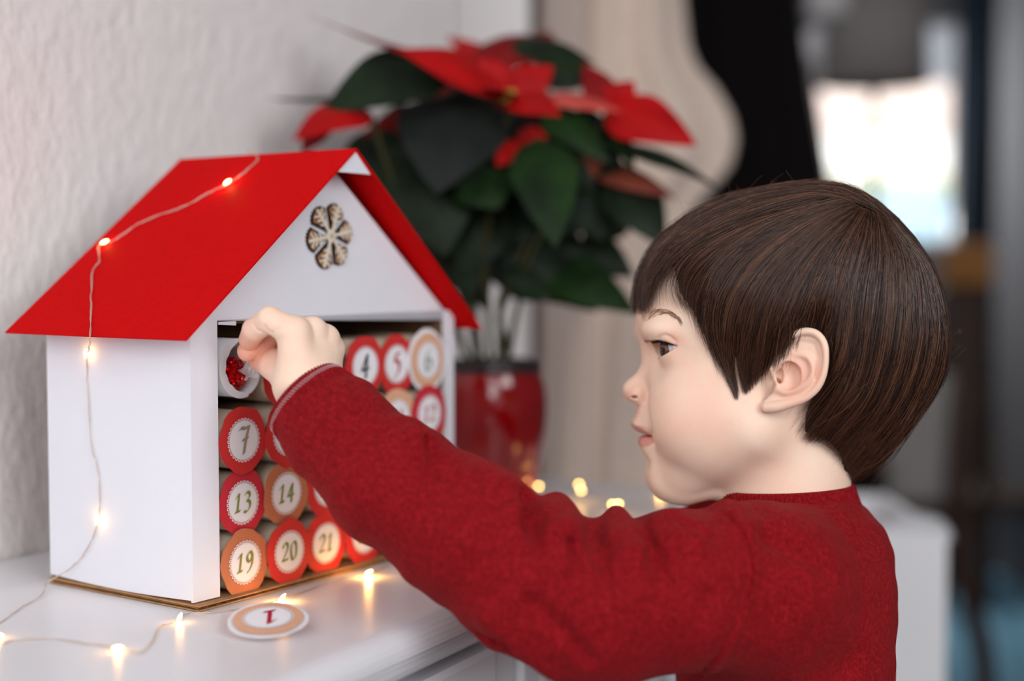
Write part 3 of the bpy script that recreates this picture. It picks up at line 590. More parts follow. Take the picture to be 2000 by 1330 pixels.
# outside the window
OD = 9.0
def out_box(name, x0, x1, y0, y1, d0, d1, m, label, cat):
    o = obj(name, box_v(pxx(x0, d0), pxx(x1, d0), d0, d1, pxz(y1, d0), pxz(y0, d0)), BOXF, m); tag(o, label, cat); return o
out_box('neighbour_house', 1450, 2050, 168, 272, OD, OD+1.5, mat('pale_pink_render', srgb(214, 196, 186), 0.9), 'pale pinkish building seen blurred through the far window', 'building')
out_box('garden_wall', 1450, 2050, 272, 352, OD-0.6, OD-0.4, mat('white_render', srgb(246, 246, 248), 0.9), 'bright white wall in front of the pale building outside', 'wall')
out_box('hedge', 1400, 2050, 345, 374, OD-0.9, OD-0.7, mat('yellow_green_hedge', srgb(186, 182, 120), 0.9, noise=0.3, nscale=12), 'low yellow green hedge strip outside the far window', 'hedge')
g = obj('ground', box_v(-1.0, 6.0, WD+0.6, 14, pxz(374, OD-0.9)-0.5, pxz(374, OD-0.9)-0.45), BOXF, mat('snowy_ground', srgb(206, 222, 232), 0.9)); struct(g)
out_box('terrace_panel', 1400, 2050, 372, 560, OD-1.5, OD-1.4, mat('light_blue_panel', srgb(178, 202, 212), 0.8), 'light blue terrace panel low outside the far window', 'panel')
area_light('outdoor_daylight', (1.6, 6.6, 3.2), (2.2, OD, 0.9), 2.5, 1.5, 340, (1, 0.99, 0.98))
# teal curtain right of the window and grey side wall
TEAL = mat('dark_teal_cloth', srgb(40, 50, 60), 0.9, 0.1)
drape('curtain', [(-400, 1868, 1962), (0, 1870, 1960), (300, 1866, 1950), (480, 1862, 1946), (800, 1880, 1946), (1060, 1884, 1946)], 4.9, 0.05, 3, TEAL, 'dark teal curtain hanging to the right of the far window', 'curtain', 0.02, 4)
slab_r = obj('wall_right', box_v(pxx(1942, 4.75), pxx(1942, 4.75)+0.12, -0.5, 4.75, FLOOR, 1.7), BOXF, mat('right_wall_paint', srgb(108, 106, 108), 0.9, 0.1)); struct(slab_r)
area_light('far_window_daylight', ((wx0+wx1)/2, WD-0.05, (wz0+wz1)/2), ((wx0+wx1)/2-0.5, 2.0, -0.3), (wx1-wx0)*0.9, (wz1-wz0)*0.9, 20, (0.92, 0.97, 1.0))
# far room furniture, out of focus
def box_at(x0, x1, y0, y1, d0, d1): return box_v(pxx(x0, d0), pxx(x1, d0), d0, d1, pxz(y1, d0), pxz(y0, d0))
# floor lamp with a drum shade in front of the window
LD = 3.6
lx = pxx(1702, LD); lamp = thing('floor_lamp', 'floor lamp with a grey drum shade in front of the far window', 'lamp', (lx, LD, FLOOR))
zb, zt = pxz(172, LD), pxz(-4, LD); rb = (1806-1598)/2/FPX*LD; rt = rb*0.93
V, F = lathe_v([(rb, zb-FLOOR), (rt, zt-FLOOR), (rt-0.004, zt-FLOOR), (rb-0.004, zb-FLOOR)], 48); obj('lamp_shade', np.array(V)+np.array([lx, LD, FLOOR]), F+[[3*48+j, 3*48+(j+1) % 48, (j+1) % 48, j] for j in range(48)], mat('grey_shade_fabric', srgb(152, 146, 142), 0.9, 0.1), lamp, True)
V, F = tube_v([(lx, LD, FLOOR+0.02), (lx, LD, zt-0.03)], 0.010, 12); obj('pole', V, F, mat('dark_metal', srgb(50, 46, 46), 0.4, 0.5, metal=0.7), lamp, True)
V, F = lathe_v([(0.0, 0.0), (0.13, 0.0), (0.13, 0.015), (0.02, 0.03), (0.0, 0.03)], 32); obj('base', np.array(V)+np.array([lx, LD, FLOOR]), F, MATS['dark_metal'], lamp, True)
V, F = lathe_v([(0.0, 0.0), (0.02, 0.0), (0.035, 0.04), (0.02, 0.085), (0.0, 0.09)], 20); obj('bulb', np.array(V)+np.array([lx, LD, zb+0.03]), F, mat('bulb_glass', srgb(240, 236, 230), 0.2), lamp, True)
# slanted easel leg seen left of the window
stand = thing('wooden_stand', 'slanted pale grey stand leg left of the bright window', 'stand', at(1640, 560, 3.0))
for x0, y0, x1, y1 in ((1572, 80, 1625, 420), (1625, 420, 1765, 1320), (1625, 420, 1690, 1600)):
    V, F = tube_v([at(x0, y0, 3.0), at((x0+x1)/2, (y0+y1)/2, 3.0), at(x1, y1, 3.0)], 0.011, 10); obj('leg', V, F, mat('greyed_wood', srgb(150, 136, 134), 0.7), stand, True)
V, F = ellipsoid_v(at(1586, 88, 2.95), (0.020, 0.02, 0.036), 18, 12); obj('knob', V, F, mat('white_knob', srgb(238, 236, 240), 0.4), stand, True)
# pale hanging lamp at the top of the picture
hl = thing('pendant_lamp', 'white pendant lamp cut off by the top edge near the grey shade', 'lamp', at(1618, 40, 3.2))
c = at(1618, -20, 3.2); V, F = lathe_v([(0.0, -0.065), (0.040, -0.064), (0.048, -0.05), (0.044, 0.05), (0.02, 0.07), (0.0, 0.07)], 28); obj('shade', np.array(V)+c, F, mat('white_shade', srgb(226, 222, 222), 0.6), hl, True)
V, F = tube_v([c+np.array([0, 0, 0.07]), (c[0], c[1], 1.7)], 0.003, 8); obj('cord', V, F, MATS['dark_metal'], hl, True)
# armchair with grey upholstery and a dark wooden frame
AD = 3.3; ARMC = mat('grey_upholstery', srgb(168, 163, 160), 0.95, 0.1, noise=0.05, nscale=30); DWOOD = mat('dark_brown_wood', srgb(62, 40, 28), 0.5, 0.4, noise=0.2, nscale=15); OWOOD = mat('amber_wood', srgb(170, 112, 50), 0.5, 0.4, noise=0.2, nscale=15)
def soft_box(name, x0, x1, y0, y1, d0, d1, m, parent, r=0.03):
    o = obj(name, box_at(x0, x1, y0, y1, d0, d1), BOXF, m, parent); b = o.modifiers.new('round', 'BEVEL'); b.width = r; b.segments = 4; return o
ac = thing('armchair', 'grey upholstered armchair with dark brown wooden frame behind the child', 'armchair', (pxx(1820, AD), AD+0.3, FLOOR))
soft_box('seat_cushion', 1690, 1905, 985, 1075, AD, AD+0.5, ARMC, ac); soft_box('back_cushion', 1735, 1893, 735, 1000, AD-0.02, AD+0.10, ARMC, ac)
soft_box('back_frame', 1690, 1740, 900, 1090, AD-0.05, AD+0.02, DWOOD, ac, 0.01)
soft_box('apron', 1690, 1895, 985, 1045, AD-0.06, AD-0.02, DWOOD, ac, 0.01)
for pts in ([(1880, 560), (1888, 700), (1876, 860), (1872, 1000)], [(1872, 1000), (1878, 1090), (1896, 1180), (1920, 1275), (1926, 1376)], [(1700, 1040), (1700, 1200), (1697, 1376)]):
    V, F = tube_v(catmull([at(x, y, AD-0.05) for x, y in pts], 8), 0.026, 10); obj('leg' if pts[0][1] > 900 else 'back_post', V, F, DWOOD, ac, True)
# wooden chair further back with an amber back
wc = thing('wooden_chair', 'dark wooden chair with an amber yellow back rail under the far window', 'chair', (pxx(1890, 4.2), 4.2, FLOOR))
soft_box('back_rail', 1842, 1945, 472, 560, 4.2, 4.25, OWOOD, wc, 0.02); soft_box('back_panel', 1842, 1900, 560, 740, 4.2, 4.24, DWOOD, wc, 0.01)
soft_box('back_post', 1900, 1935, 555, 740, 4.2, 4.25, DWOOD, wc, 0.01)
for x in (1850, 1925):
    V, F = tube_v([at(x, 740, 4.22), at(x+3, 960, 4.2), (at(x+5, 1000, 4.2)[0], 4.2, FLOOR+0.007)], 0.025, 10); obj('leg', V, F, DWOOD, wc, True)
soft_box('seat', 1840, 1940, 760, 790, 3.8, 4.2, DWOOD, wc, 0.01)
# white box with crumpled paper in it, close behind the child
wb = thing('storage_box', 'white storage box with crumpled white paper on top behind the child', 'box', (pxx(1790, 1.75), 1.9, FLOOR))
WB = mat('white_board', srgb(244, 243, 245), 0.7)
def wbx(nm, x0, x1, d0, d1, zt_, zb_): return obj(nm, box_v(x0, x1, d0, d1, zb_, zt_), BOXF, WB, wb)
X0, X1, zt_ = pxx(1640, 1.75), pxx(1858, 1.75), pxz(1045, 1.75)
wbx('panel', X0, X1, 1.75, 1.765, zt_, FLOOR); wbx('panel', X0, X1, 2.035, 2.05, zt_, FLOOR); wbx('panel', X0, X0+0.015, 1.765, 2.035, zt_, FLOOR); wbx('panel', X1-0.015, X1, 1.765, 2.035, zt_, FLOOR); wbx('bottom', X0+0.015, X1-0.015, 1.765, 2.035, zt_-0.06, zt_-0.075)
for cx_, cy_, s in ((1745, 1048, 0.030), (1792, 1042, 0.034)):
    V, F = ellipsoid_v((0, 0, 0), (1, 1, 1), 20, 14); V = np.array(V); V = V*(1+0.16*np.sin(V @ np.array([7, 3, 5.]))*np.sin(V @ np.array([-4, 9, 6.])))[:, None]*np.array([s*1.2, s, s*0.7])
    obj('crumpled_paper', V+at(cx_, cy_, 1.83), F, mat('crumpled_white', srgb(226, 226, 230), 0.7), wb, True)
# light blue rug
o = obj('rug', box_v(0.9, 1.62, 2.9, 4.65, FLOOR, FLOOR+0.006), BOXF, mat('light_blue_rug', srgb(140, 192, 216), 0.95, 0.1, noise=0.12, nscale=20)); tag(o, 'light blue rug on the floor behind the armchair', 'rug')
dk = thing('side_table', 'dark low side table at the right edge beyond the rug', 'table', (pxx(1975, 4.4), 4.4, FLOOR))
soft_box('table_top', 1900, 2040, 975, 1000, 4.3, 4.7, DWOOD, dk, 0.008)
for x in (1915, 2030):
    a = at(x, 1005, 4.4); V, F = tube_v([(a[0], 4.4, a[2]), (a[0], 4.4, FLOOR+0.007)], 0.02, 8); obj('leg', V, F, DWOOD, dk, True)
# ------------------------------------------------------------------ implicit modelling for the boy
# local frame: x right, y up, z distance, all parallel to the camera's axes, metres
def L(px, py, d): return np.array([(px-1000)/FPX*d, -(py-665)/FPX*d, d], dtype=np.float32)
def to_world(P): P = np.asarray(P, float); return CAM + P[:, :1]*RIGHT + P[:, 1:2]*UP + P[:, 2:3]*FWD
def smin(a, b, k):
    h = np.clip(0.5+0.5*(b-a)/k, 0, 1); return b+(a-b)*h-k*h*(1-h)
def smax(a, b, k): return -smin(-a, -b, k)
def ell(P, c, r, R=None):
    q = P-np.asarray(c, np.float32)
    if R is not None: q = q @ R
    r = np.asarray(r, np.float32); k0 = np.sqrt(((q/r)**2).sum(1))+1e-6; k1 = np.sqrt(((q/(r*r))**2).sum(1))+1e-6
    return k0*(k0-1)/k1
def cap(P, a, b, ra, rb):
    a = np.asarray(a, np.float32); b = np.asarray(b, np.float32); ab = b-a; q = P-a
    t = np.clip((q @ ab)/(ab @ ab), 0, 1); return np.sqrt(((q-t[:, None]*ab)**2).sum(1))-(ra+(rb-ra)*t)
def chain(P, pts, rad, k=0.0):
    d = None
    for i in range(len(pts)-1):
        e = cap(P, pts[i], pts[i+1], rad[i], rad[i+1]); d = e if d is None else (smin(d, e, k) if k else np.minimum(d, e))
    return d
class Poly2:
    """signed distance to a traced outline (negative inside), sampled on a grid"""
    def __init__(s, pts, pad=0.03, h=0.0006):
        pts = np.asarray(pts, float); s.lo = pts.min(0)-pad; s.h = h; n = np.ceil((pts.max(0)+pad-s.lo)/h).astype(int)+1; s.n = n
        X, Y = np.meshgrid(s.lo[0]+h*np.arange(n[0]), s.lo[1]+h*np.arange(n[1]), indexing='ij')
        D = np.full(X.shape, 1e9); ins = np.zeros(X.shape, bool)
        for a, b in zip(pts, np.roll(pts, -1, axis=0)):
            ab = b-a; t = np.clip(((X-a[0])*ab[0]+(Y-a[1])*ab[1])/(ab @ ab+1e-12), 0, 1)
            D = np.minimum(D, (X-a[0]-t*ab[0])**2+(Y-a[1]-t*ab[1])**2)
            if a[1] != b[1]:
                c = ((a[1] > Y) != (b[1] > Y)) & (X < (b[0]-a[0])*(Y-a[1])/(b[1]-a[1])+a[0]); ins ^= c
        s.D = np.where(ins, -np.sqrt(D), np.sqrt(D)).astype(np.float32)
    def __call__(s, x, y):
        i = np.clip((x-s.lo[0])/s.h, 0, s.n[0]-1.001); j = np.clip((y-s.lo[1])/s.h, 0, s.n[1]-1.001)
        i0 = i.astype(np.int32); j0 = j.astype(np.int32); a = i-i0; b = j-j0; D = s.D
        return (D[i0, j0]*(1-a)+D[i0+1, j0]*a)*(1-b)+(D[i0, j0+1]*(1-a)+D[i0+1, j0+1]*a)*b
def surface(fn, lo, hi, h, B=10, relax=2):
    """surface nets over fn, evaluated only in blocks near the surface"""
    lo = np.asarray(lo, np.float32); n = np.ceil((np.asarray(hi)-lo)/h/B).astype(int); N = n*B+1
    cg = np.stack(np.meshgrid(*[np.arange(k) for k in n], indexing='ij'), -1).reshape(-1, 3)
    cen = (lo+(cg*B+B/2)*h).astype(np.float32); dc = fn(cen); near = np.abs(dc) < h*B*0.5*1.75*1.5+h
    F = np.repeat(np.repeat(np.repeat(dc.reshape(n), B, 0), B, 1), B, 2); F = np.pad(F, ((0, 1),)*3, mode='edge').astype(np.float32)
    g = np.stack(np.meshgrid(*[np.arange(B+1)]*3, indexing='ij'), -1).reshape(-1, 3); idx = cg[near]
    for s in range(0, len(idx), 400):
        ii = (idx[s:s+400, None]*B+g[None]).reshape(-1, 3); P = (lo+ii*h).astype(np.float32)
        F[ii[:, 0], ii[:, 1], ii[:, 2]] = fn(P)
    I = F < 0
    cnt = np.zeros(tuple(N-1), np.int8)
    for a in (0, 1):
        for b in (0, 1):
            for c in (0, 1): cnt += I[a:N[0]-1+a, b:N[1]-1+b, c:N[2]-1+c]
    cells = np.argwhere((cnt > 0) & (cnt < 8)); vid = np.full(tuple(N-1), -1, np.int32); vid[tuple(cells.T)] = np.arange(len(cells))
    acc = np.zeros((len(cells), 3)); wt = np.zeros(len(cells))
    cor = [(a, b, c) for a in (0, 1) for b in (0, 1) for c in (0, 1)]
    val = {q: F[cells[:, 0]+q[0], cells[:, 1]+q[1], cells[:, 2]+q[2]] for q in cor}
    for p in cor:
        for ax in range(3):
            if p[ax] == 0:
                q = list(p); q[ax] = 1; q = tuple(q); va, vb = val[p], val[q]; m = (va < 0) != (vb < 0)
                t = np.where(m, va/np.where(va-vb == 0, 1, va-vb), 0); pos = np.tile(np.array(p, float), (len(cells), 1)); pos[:, ax] = t
                acc += pos*m[:, None]; wt += m
    V = lo+(cells+acc/wt[:, None])*h
    Fc = []
    for ax in range(3):
        s0 = [slice(1, -1)]*3; s0[ax] = slice(0, -1); s1 = [slice(1, -1)]*3; s1[ax] = slice(1, None)
        A = I[tuple(s0)]; Bm = I[tuple(s1)]; e = np.argwhere(A != Bm); off = np.ones(3, int); off[ax] = 0; e = e+off
        ins = I[tuple(e.T)]; u, v = (ax+1) % 3, (ax+2) % 3
        def c(du, dv):
            k = e.copy(); k[:, u] -= du; k[:, v] -= dv; return vid[tuple(k.T)]
        q = np.stack([c(1, 1), c(0, 1), c(0, 0), c(1, 0)], 1); q[~ins] = q[~ins][:, ::-1]; Fc.append(q)
    Fc = np.concatenate(Fc); Fc = Fc[(Fc >= 0).all(1)]
    for _ in range(relax):                                    # project back to the surface along the gradient
        e = h*0.5; P = V.astype(np.float32); f0 = fn(P)
        G = np.stack([fn(P+np.eye(3, dtype=np.float32)[k]*e)-f0 for k in range(3)], 1)/e
        V = V-G*(f0/np.maximum((G*G).sum(1), 0.25))[:, None]*0.8
    lab = np.arange(len(V)); E0 = np.concatenate([Fc[:, [0, 1]], Fc[:, [1, 2]], Fc[:, [2, 3]], Fc[:, [3, 0]]])
    while True:                                               # keep the main piece only
        m_ = np.minimum(lab[E0[:, 0]], lab[E0[:, 1]]); nl = lab.copy(); np.minimum.at(nl, E0[:, 0], m_); np.minimum.at(nl, E0[:, 1], m_); np.minimum.at(nl, lab[E0[:, 0]], m_); np.minimum.at(nl, lab[E0[:, 1]], m_); nl = nl[nl]
        if (nl == lab).all(): break
        lab = nl
    main = np.bincount(lab).argmax(); keep = lab == main; new = np.cumsum(keep)-1; Fc = new[Fc[keep[Fc].all(1)]]; V = V[keep]
    # edge smoothing
    E = np.concatenate([Fc[:, [0, 1]], Fc[:, [1, 2]], Fc[:, [2, 3]], Fc[:, [3, 0]]]); sm = np.zeros_like(V); ct = np.zeros(len(V))
    np.add.at(sm, E[:, 0], V[E[:, 1]]); np.add.at(sm, E[:, 1], V[E[:, 0]]); np.add.at(ct, E[:, 0], 1); np.add.at(ct, E[:, 1], 1)
    V = V*0.5+0.5*sm/ct[:, None]
    return V, Fc
def hit(fn, px, py, d0=0.70, d1=1.10):
    """where a pixel's ray meets the surface, or comes closest to it"""
    r = np.array([(px-1000)/FPX, -(py-665)/FPX, 1.0], np.float32); ds = np.arange(d0, d1, 0.001, dtype=np.float32); v = fn(r[None]*ds[:, None])
    k = np.argmax(v < 0) if (v < 0).any() else int(np.argmin(v)); d = ds[k]
    if v[k] < 0 and k > 0: d = ds[k]-0.001*v[k]/(v[k]-v[k-1])
    return r*d
# ------------------------------------------------------------------ the boy: head
D0 = 0.965                                   # distance of the middle of his head
def M(px, py): return L(px, py, D0)
def mm(v): return v*0.001
PROFILE = [(1310, 520), (1272, 550), (1257, 578), (1250, 606), (1248, 630), (1251, 652), (1258, 670), (1262.5, 686), (1262.5, 700), (1258, 713), (1244, 728), (1229, 743), (1221.5, 754), (1221, 764), (1225, 773),
           (1233, 780), (1243, 784.5), (1247.5, 790), (1246.5, 801), (1242, 813), (1237.5, 822), (1235.5, 829), (1238, 835), (1246, 841.5), (1255.5, 847), (1256, 850), (1252, 856), (1249.5, 863), (1251, 870),
           (1257, 878.5), (1263.5, 889), (1268.5, 899), (1269, 909), (1268, 922), (1270, 938), (1277, 953), (1290, 965), (1312, 973), (1340, 977), (1400, 960), (1420, 800), (1420, 600), (1370, 520)]
PROF = Poly2([M(*p)[:2] for p in PROFILE])
def eye_center(): return L(1321.5, 682, D0-0.030)
EYE = eye_center(); EYE_R = 0.0112
EAR_OUT = [(1513, 700), (1520, 672), (1536, 652), (1560, 641), (1584, 643), (1603, 660), (1611, 692), (1608, 728), (1596, 760), (1574, 782), (1545, 794), (1520, 803), (1500, 807), (1488, 800), (1486, 787), (1496, 775), (1508, 760), (1512, 735)]
EAR_D = D0-0.0685
def LE(px, py, dz=0.0): return L(px, py, EAR_D+dz)
EAR_S = catmull(EAR_OUT+[EAR_OUT[0]], 5)[:-1]
EARP = Poly2([LE(*p)[:2] for p in EAR_S], h=0.0004)
ex0 = LE(1500, 720)[0]
def ear_plane(x): return EAR_D+0.006-0.52*np.maximum(x-ex0, -0.004)          # tilts out towards the back
def earpt(px, py, out=0.0):
    p = LE(px, py); p[2] = ear_plane(p[0])-out; return p
EB = (LE(1478, 0)[0], LE(1618, 0)[0], LE(0, 815)[1], LE(0, 632)[1])
HEL = catmull([np.r_[earpt(*p), r] for p, r in zip([(1518, 712, -0.001), (1521, 684, 0.0005), (1537, 660, 0.0015), (1561, 648, 0.0022), (1584, 650, 0.0024), (1599, 667, 0.0024), (1604, 694, 0.0022), (1601, 726, 0.0018), (1590, 755, 0.0014), (1570, 775, 0.001), (1545, 786, 0.0008), (1518, 794, 0.0008), (1501, 796, 0.0006)], [1.6, 2.0, 2.2, 2.4, 2.4, 2.3, 2.2, 2.2, 2.3, 2.6, 3.2, 3.8, 3.6])], 4)
ANT = catmull([np.r_[earpt(*p), r] for p, r in zip([(1548, 690, 0.0012), (1572, 697, 0.002), (1582, 718, 0.0022), (1576, 742, 0.002), (1558, 759, 0.0018), (1535, 766, 0.0016), (1519, 761, 0.0012)], [1.2, 1.6, 1.8, 1.8, 1.9, 1.8, 1.4])], 4)
def ear_fn(Q, d):
    x, y = Q[:, 0], Q[:, 1]
    zp = ear_plane(x); qz = Q[:, 2]-zp
    plate = smax(EARP(x, y)+0.0016, np.abs(qz-0.0006)-0.0016, 0.003)
    d = smin(d, plate, 0.0035)
    d = smin(d, cap(Q, earpt(1545, 720, -0.006), earpt(1560, 735, -0.008), mm(9), mm(8)), 0.008)
    d = smin(d, chain(Q, HEL[:, :3], HEL[:, 3]*0.001), 0.0016)
    d = smin(d, chain(Q, ANT[:, :3], ANT[:, 3]*0.001), 0.0032)
    d = smin(d, cap(Q, earpt(1512, 722, 0.0012), earpt(1517, 742, 0.0018), mm(2.2), mm(2.0)), 0.0025)      # tragus
    d = smax(d, -ell(Q, earpt(1543, 733, 0.0006), (mm(8.6), mm(9.0), mm(4.6))), 0.0025)                      # bowl of the ear
    d = smax(d, -ell(Q, earpt(1525, 735, -0.001), (mm(2.4), mm(4.6), mm(5.0))), 0.0018)
    d = smax(d, -chain(Q, [earpt(1537, 676, 0.0008), earpt(1560, 667, 0.0014), earpt(1583, 672, 0.0016), earpt(1591, 700, 0.0016), earpt(1586, 735, 0.001)], [mm(1.1)]*5), 0.0016)
    return d
LINES = []
def head_fn(P):
    x, y = P[:, 0], P[:, 1]; z = np.abs(P[:, 2]-D0)
    Q = np.stack([x, y, D0-z], 1)                                              # fold both halves onto the near side
    d = ell(Q, M(1574, 592), (mm(84), mm(73), mm(70)))
    d = smin(d, ell(Q, M(1425, 610), (mm(60), mm(56), mm(58))), 0.030)
    d = smin(d, ell(Q, M(1420, 740), (mm(54), mm(60), mm(55))), 0.022)
    d = smin(d, ell(Q, L(1352, 815, D0-0.026), (mm(29), mm(32), mm(27))), 0.020)         # cheek
    d = smin(d, cap(Q, M(1330, 920), L(1470, 838, D0-0.040), mm(19), mm(19)), 0.022)     # jaw
    d = smin(d, ell(Q, M(1327, 917), (mm(20), mm(19.5), mm(22))), 0.014)                 # chin
    d = smin(d, cap(Q, M(1545, 760), M(1528, 1060), mm(42), mm(44)), 0.020)              # neck
    # midline profile: forehead, nose, lips, chin
    py = 665-y/D0*FPX
    ks = np.array([500, 600, 650, 690, 715, 740, 765, 785, 800, 830, 850, 870, 890, 910, 950, 980, 1100]); ts = np.array([16, 15, 12, 5.5, 5.0, 5.5, 6.5, 8, 13, 15, 12, 14, 14, 14, 14, 12, 10])
    T = np.interp(py, ks, ts).astype(np.float32)*0.001
    sl = smax(PROF(x, y), z-T, 0.0085)-0.0006
    d = smin(d, sl, 0.0075)
    # wings of the nose and philtrum side
    d = smin(d, ell(Q, L(1249.5, 770.5, D0-0.0088), (mm(6.6), mm(5.6), mm(4.6))), 0.0050)
    d = smin(d, ell(Q, M(1236, 763), (mm(5.2), mm(5.4), mm(5.6))), 0.006)
    # orbit: shallow socket then lids
    d = smax(d, -ell(Q, L(1270, 694, D0-0.030), (mm(9.5), mm(9), mm(11))), 0.014)
    d = smin(d, ell(Q, L(1300, 643, D0-0.030), (mm(15), mm(8), mm(15))), 0.016)        # brow
    lid = np.sqrt(((Q-EYE)**2).sum(1))-(EYE_R+0.0017)
    d = smin(d, lid, 0.006)
    d = smin(d, cap(Q, L(1287, 667, D0-0.030), L(1318, 668, D0-0.041), mm(1.3), mm(1.2)), 0.003)
    # crease above the lid
    if LINES:
        for q_, r_, k_ in LINES: d = smax(d, -chain(Q, q_, [mm(r_)]*(len(q_)-1)+[mm(r_)*0.4]), k_)
    # eye opening: a wedge between two planes that meet at the outer corner
    oc = L(1322.5, 675.5, D0-0.040)
    r = Q-oc; up_pl = r[:, 1]-0.30*(-r[:, 0])-0.0002; lo_pl = -r[:, 1]-0.70*(-r[:, 0])-0.0002
    wedge = smax(smax(up_pl, lo_pl, 0.001), r[:, 0], 0.001); ic = L(1290, 684, D0-0.0165)
    wedge = smax(wedge, (Q[:, 2]-ic[2]), 0.002)
    wedge = np.maximum(wedge, np.sqrt(((Q-EYE)**2).sum(1))-(EYE_R+0.006))
    d = smax(d, -wedge, 0.0010)
    d = np.maximum(d, -(np.sqrt(((Q-EYE)**2).sum(1))-(EYE_R-0.0004)))
    # nostril
    d = smax(d, -ell(Q, L(1239.5, 775.0, D0-0.0090), (mm(2.2), mm(1.15), mm(4.0))), 0.0009)
    # mouth: slightly open slit running to the corner
    mo = smax(np.abs(y-M(1250, 848.5)[1]+0.10*(x-M(1256, 848)[0])*1.0)-mm(0.6), smax(z-mm(18.5), x-L(1276, 850, D0-0.018)[0], 0.002), 0.001)
    d = smax(d, -mo, 0.0022)
    d = smax(d, -ell(Q, L(1279, 853, D0-0.0205), (mm(2.6), mm(3.0), mm(3.0))), 0.006)   # dimple at the corner
    d = smax(d, -ell(Q, M(1247, 903), (mm(8), mm(4), mm(14))), 0.006)
    # nasolabial hollow beside the nose
    nl = chain(Q, [L(1262, 770, D0-0.0185), L(1262, 800, D0-0.022), L(1270, 832, D0-0.026)], [mm(1.2)]*3); d = smax(d, -nl, 0.010)
    m_ = (x > EB[0]) & (x < EB[1]) & (y > EB[2]) & (y < EB[3]) & (z > 0.045)
    if m_.any(): d = d.copy(); d[m_] = ear_fn(Q[m_], d[m_])
    return d
LINES = [([hit(head_fn, *q) for q in pts], r_, k_) for pts, r_, k_ in (([(1286, 662), (1292, 656.5), (1300, 655), (1309, 658.5), (1319, 667)], 0.55, 0.0022), ([(1259, 755), (1264, 768), (1261, 783)], 0.5, 0.003))]
lo = L(1200, 1075, D0); hi = L(1850, 340, D0)
HV, HF = surface(head_fn, (lo[0], lo[1], D0-0.10), (hi[0], hi[1], D0+0.10), 0.0009)
boy = thing('person', 'small child in a dark red knitted sweater reaching into the paper house', 'person', tuple(at(1540, 1330, D0)*np.array([1, 1, 0])+np.array([0, 0, FLOOR])))
# skin colour masks: lips and warm areas
def skin_attr(V, fn_lip=True):
    x, y, z = V[:, 0], V[:, 1], np.abs(V[:, 2]-D0); px = 1000+x/D0*FPX; py = 665-y/D0*FPX
    up = np.interp(px, [1230, 1240, 1255, 1268, 1278], [822, 826, 836, 845, 852]); lw = np.interp(px, [1245, 1252, 1262, 1272, 1280], [872, 873, 870, 863, 854])
    lip = np.clip((py-up)/3.5, 0, 1)*np.clip((lw-py)/4, 0, 1)*np.clip((1281-px)/4, 0, 1)*np.clip((mm(23)-z)/0.002, 0, 1)
    g = lambda cx, cy, r: np.exp(-(((px-cx)/r)**2+((py-cy)/r)**2))
    warm = 0.30*g(1345, 800, 60)+0.40*g(1235, 768, 22)+0.5*g(1303, 662, 16)+0.45*g(1505, 730, 62)*np.clip((z-mm(62))/mm(8), 0, 1)+0.3*g(1512, 730, 26)*np.clip((z-mm(62))/mm(8), 0, 1)
    return np.clip(lip, 0, 1), np.clip(warm, 0, 1)
def skin_material():
    m = bpy.data.materials.new('skin'); m.use_nodes = True; nt = m.node_tree; b = nt.nodes['Principled BSDF']
    def attr(n): a = nt.nodes.new('ShaderNodeAttribute'); a.attribute_name = n; return a.outputs['Fac']
    def mix(f, a, c2):
        x = nt.nodes.new('ShaderNodeMix'); x.data_type = 'RGBA'; nt.links.new(f, x.inputs[0])
        if isinstance(a, tuple): x.inputs[6].default_value = a
        else: nt.links.new(a, x.inputs[6])
        x.inputs[7].default_value = c2; return x.outputs[2]
    tc = nt.nodes.new('ShaderNodeTexCoord'); n = nt.nodes.new('ShaderNodeTexNoise'); n.inputs['Scale'].default_value = 45; n.inputs['Detail'].default_value = 6
    nt.links.new(tc.outputs['Object'], n.inputs['Vector'])
    mr = nt.nodes.new('ShaderNodeMapRange'); mr.inputs[1].default_value = 0.35; mr.inputs[2].default_value = 0.75; nt.links.new(n.outputs['Fac'], mr.inputs[0])
    c = mix(mr.outputs[0], srgb(249, 219, 197), srgb(246, 207, 184))
    c = mix(attr('warm'), c, srgb(236, 170, 146)); c = mix(attr('lip'), c, srgb(222, 158, 146))
    nt.links.new(c, b.inputs['Base Color'])
    b.inputs['Roughness'].default_value = 0.52; b.inputs['Specular IOR Level'].default_value = 0.35
    b.inputs['Subsurface Weight'].default_value = 0.35; b.inputs['Subsurface Radius'].default_value = (1.0, 0.36, 0.2); b.inputs['Subsurface Scale'].default_value = 0.0022
    n2 = nt.nodes.new('ShaderNodeTexNoise'); n2.inputs['Scale'].default_value = 900; nt.links.new(tc.outputs['Object'], n2.inputs['Vector'])
    bp = nt.nodes.new('ShaderNodeBump'); bp.inputs['Strength'].default_value = 0.08; bp.inputs['Distance'].default_value = 0.0006
    nt.links.new(n2.outputs['Fac'], bp.inputs['Height']); nt.links.new(bp.outputs['Normal'], b.inputs['Normal'])
    return m
SKIN = skin_material()
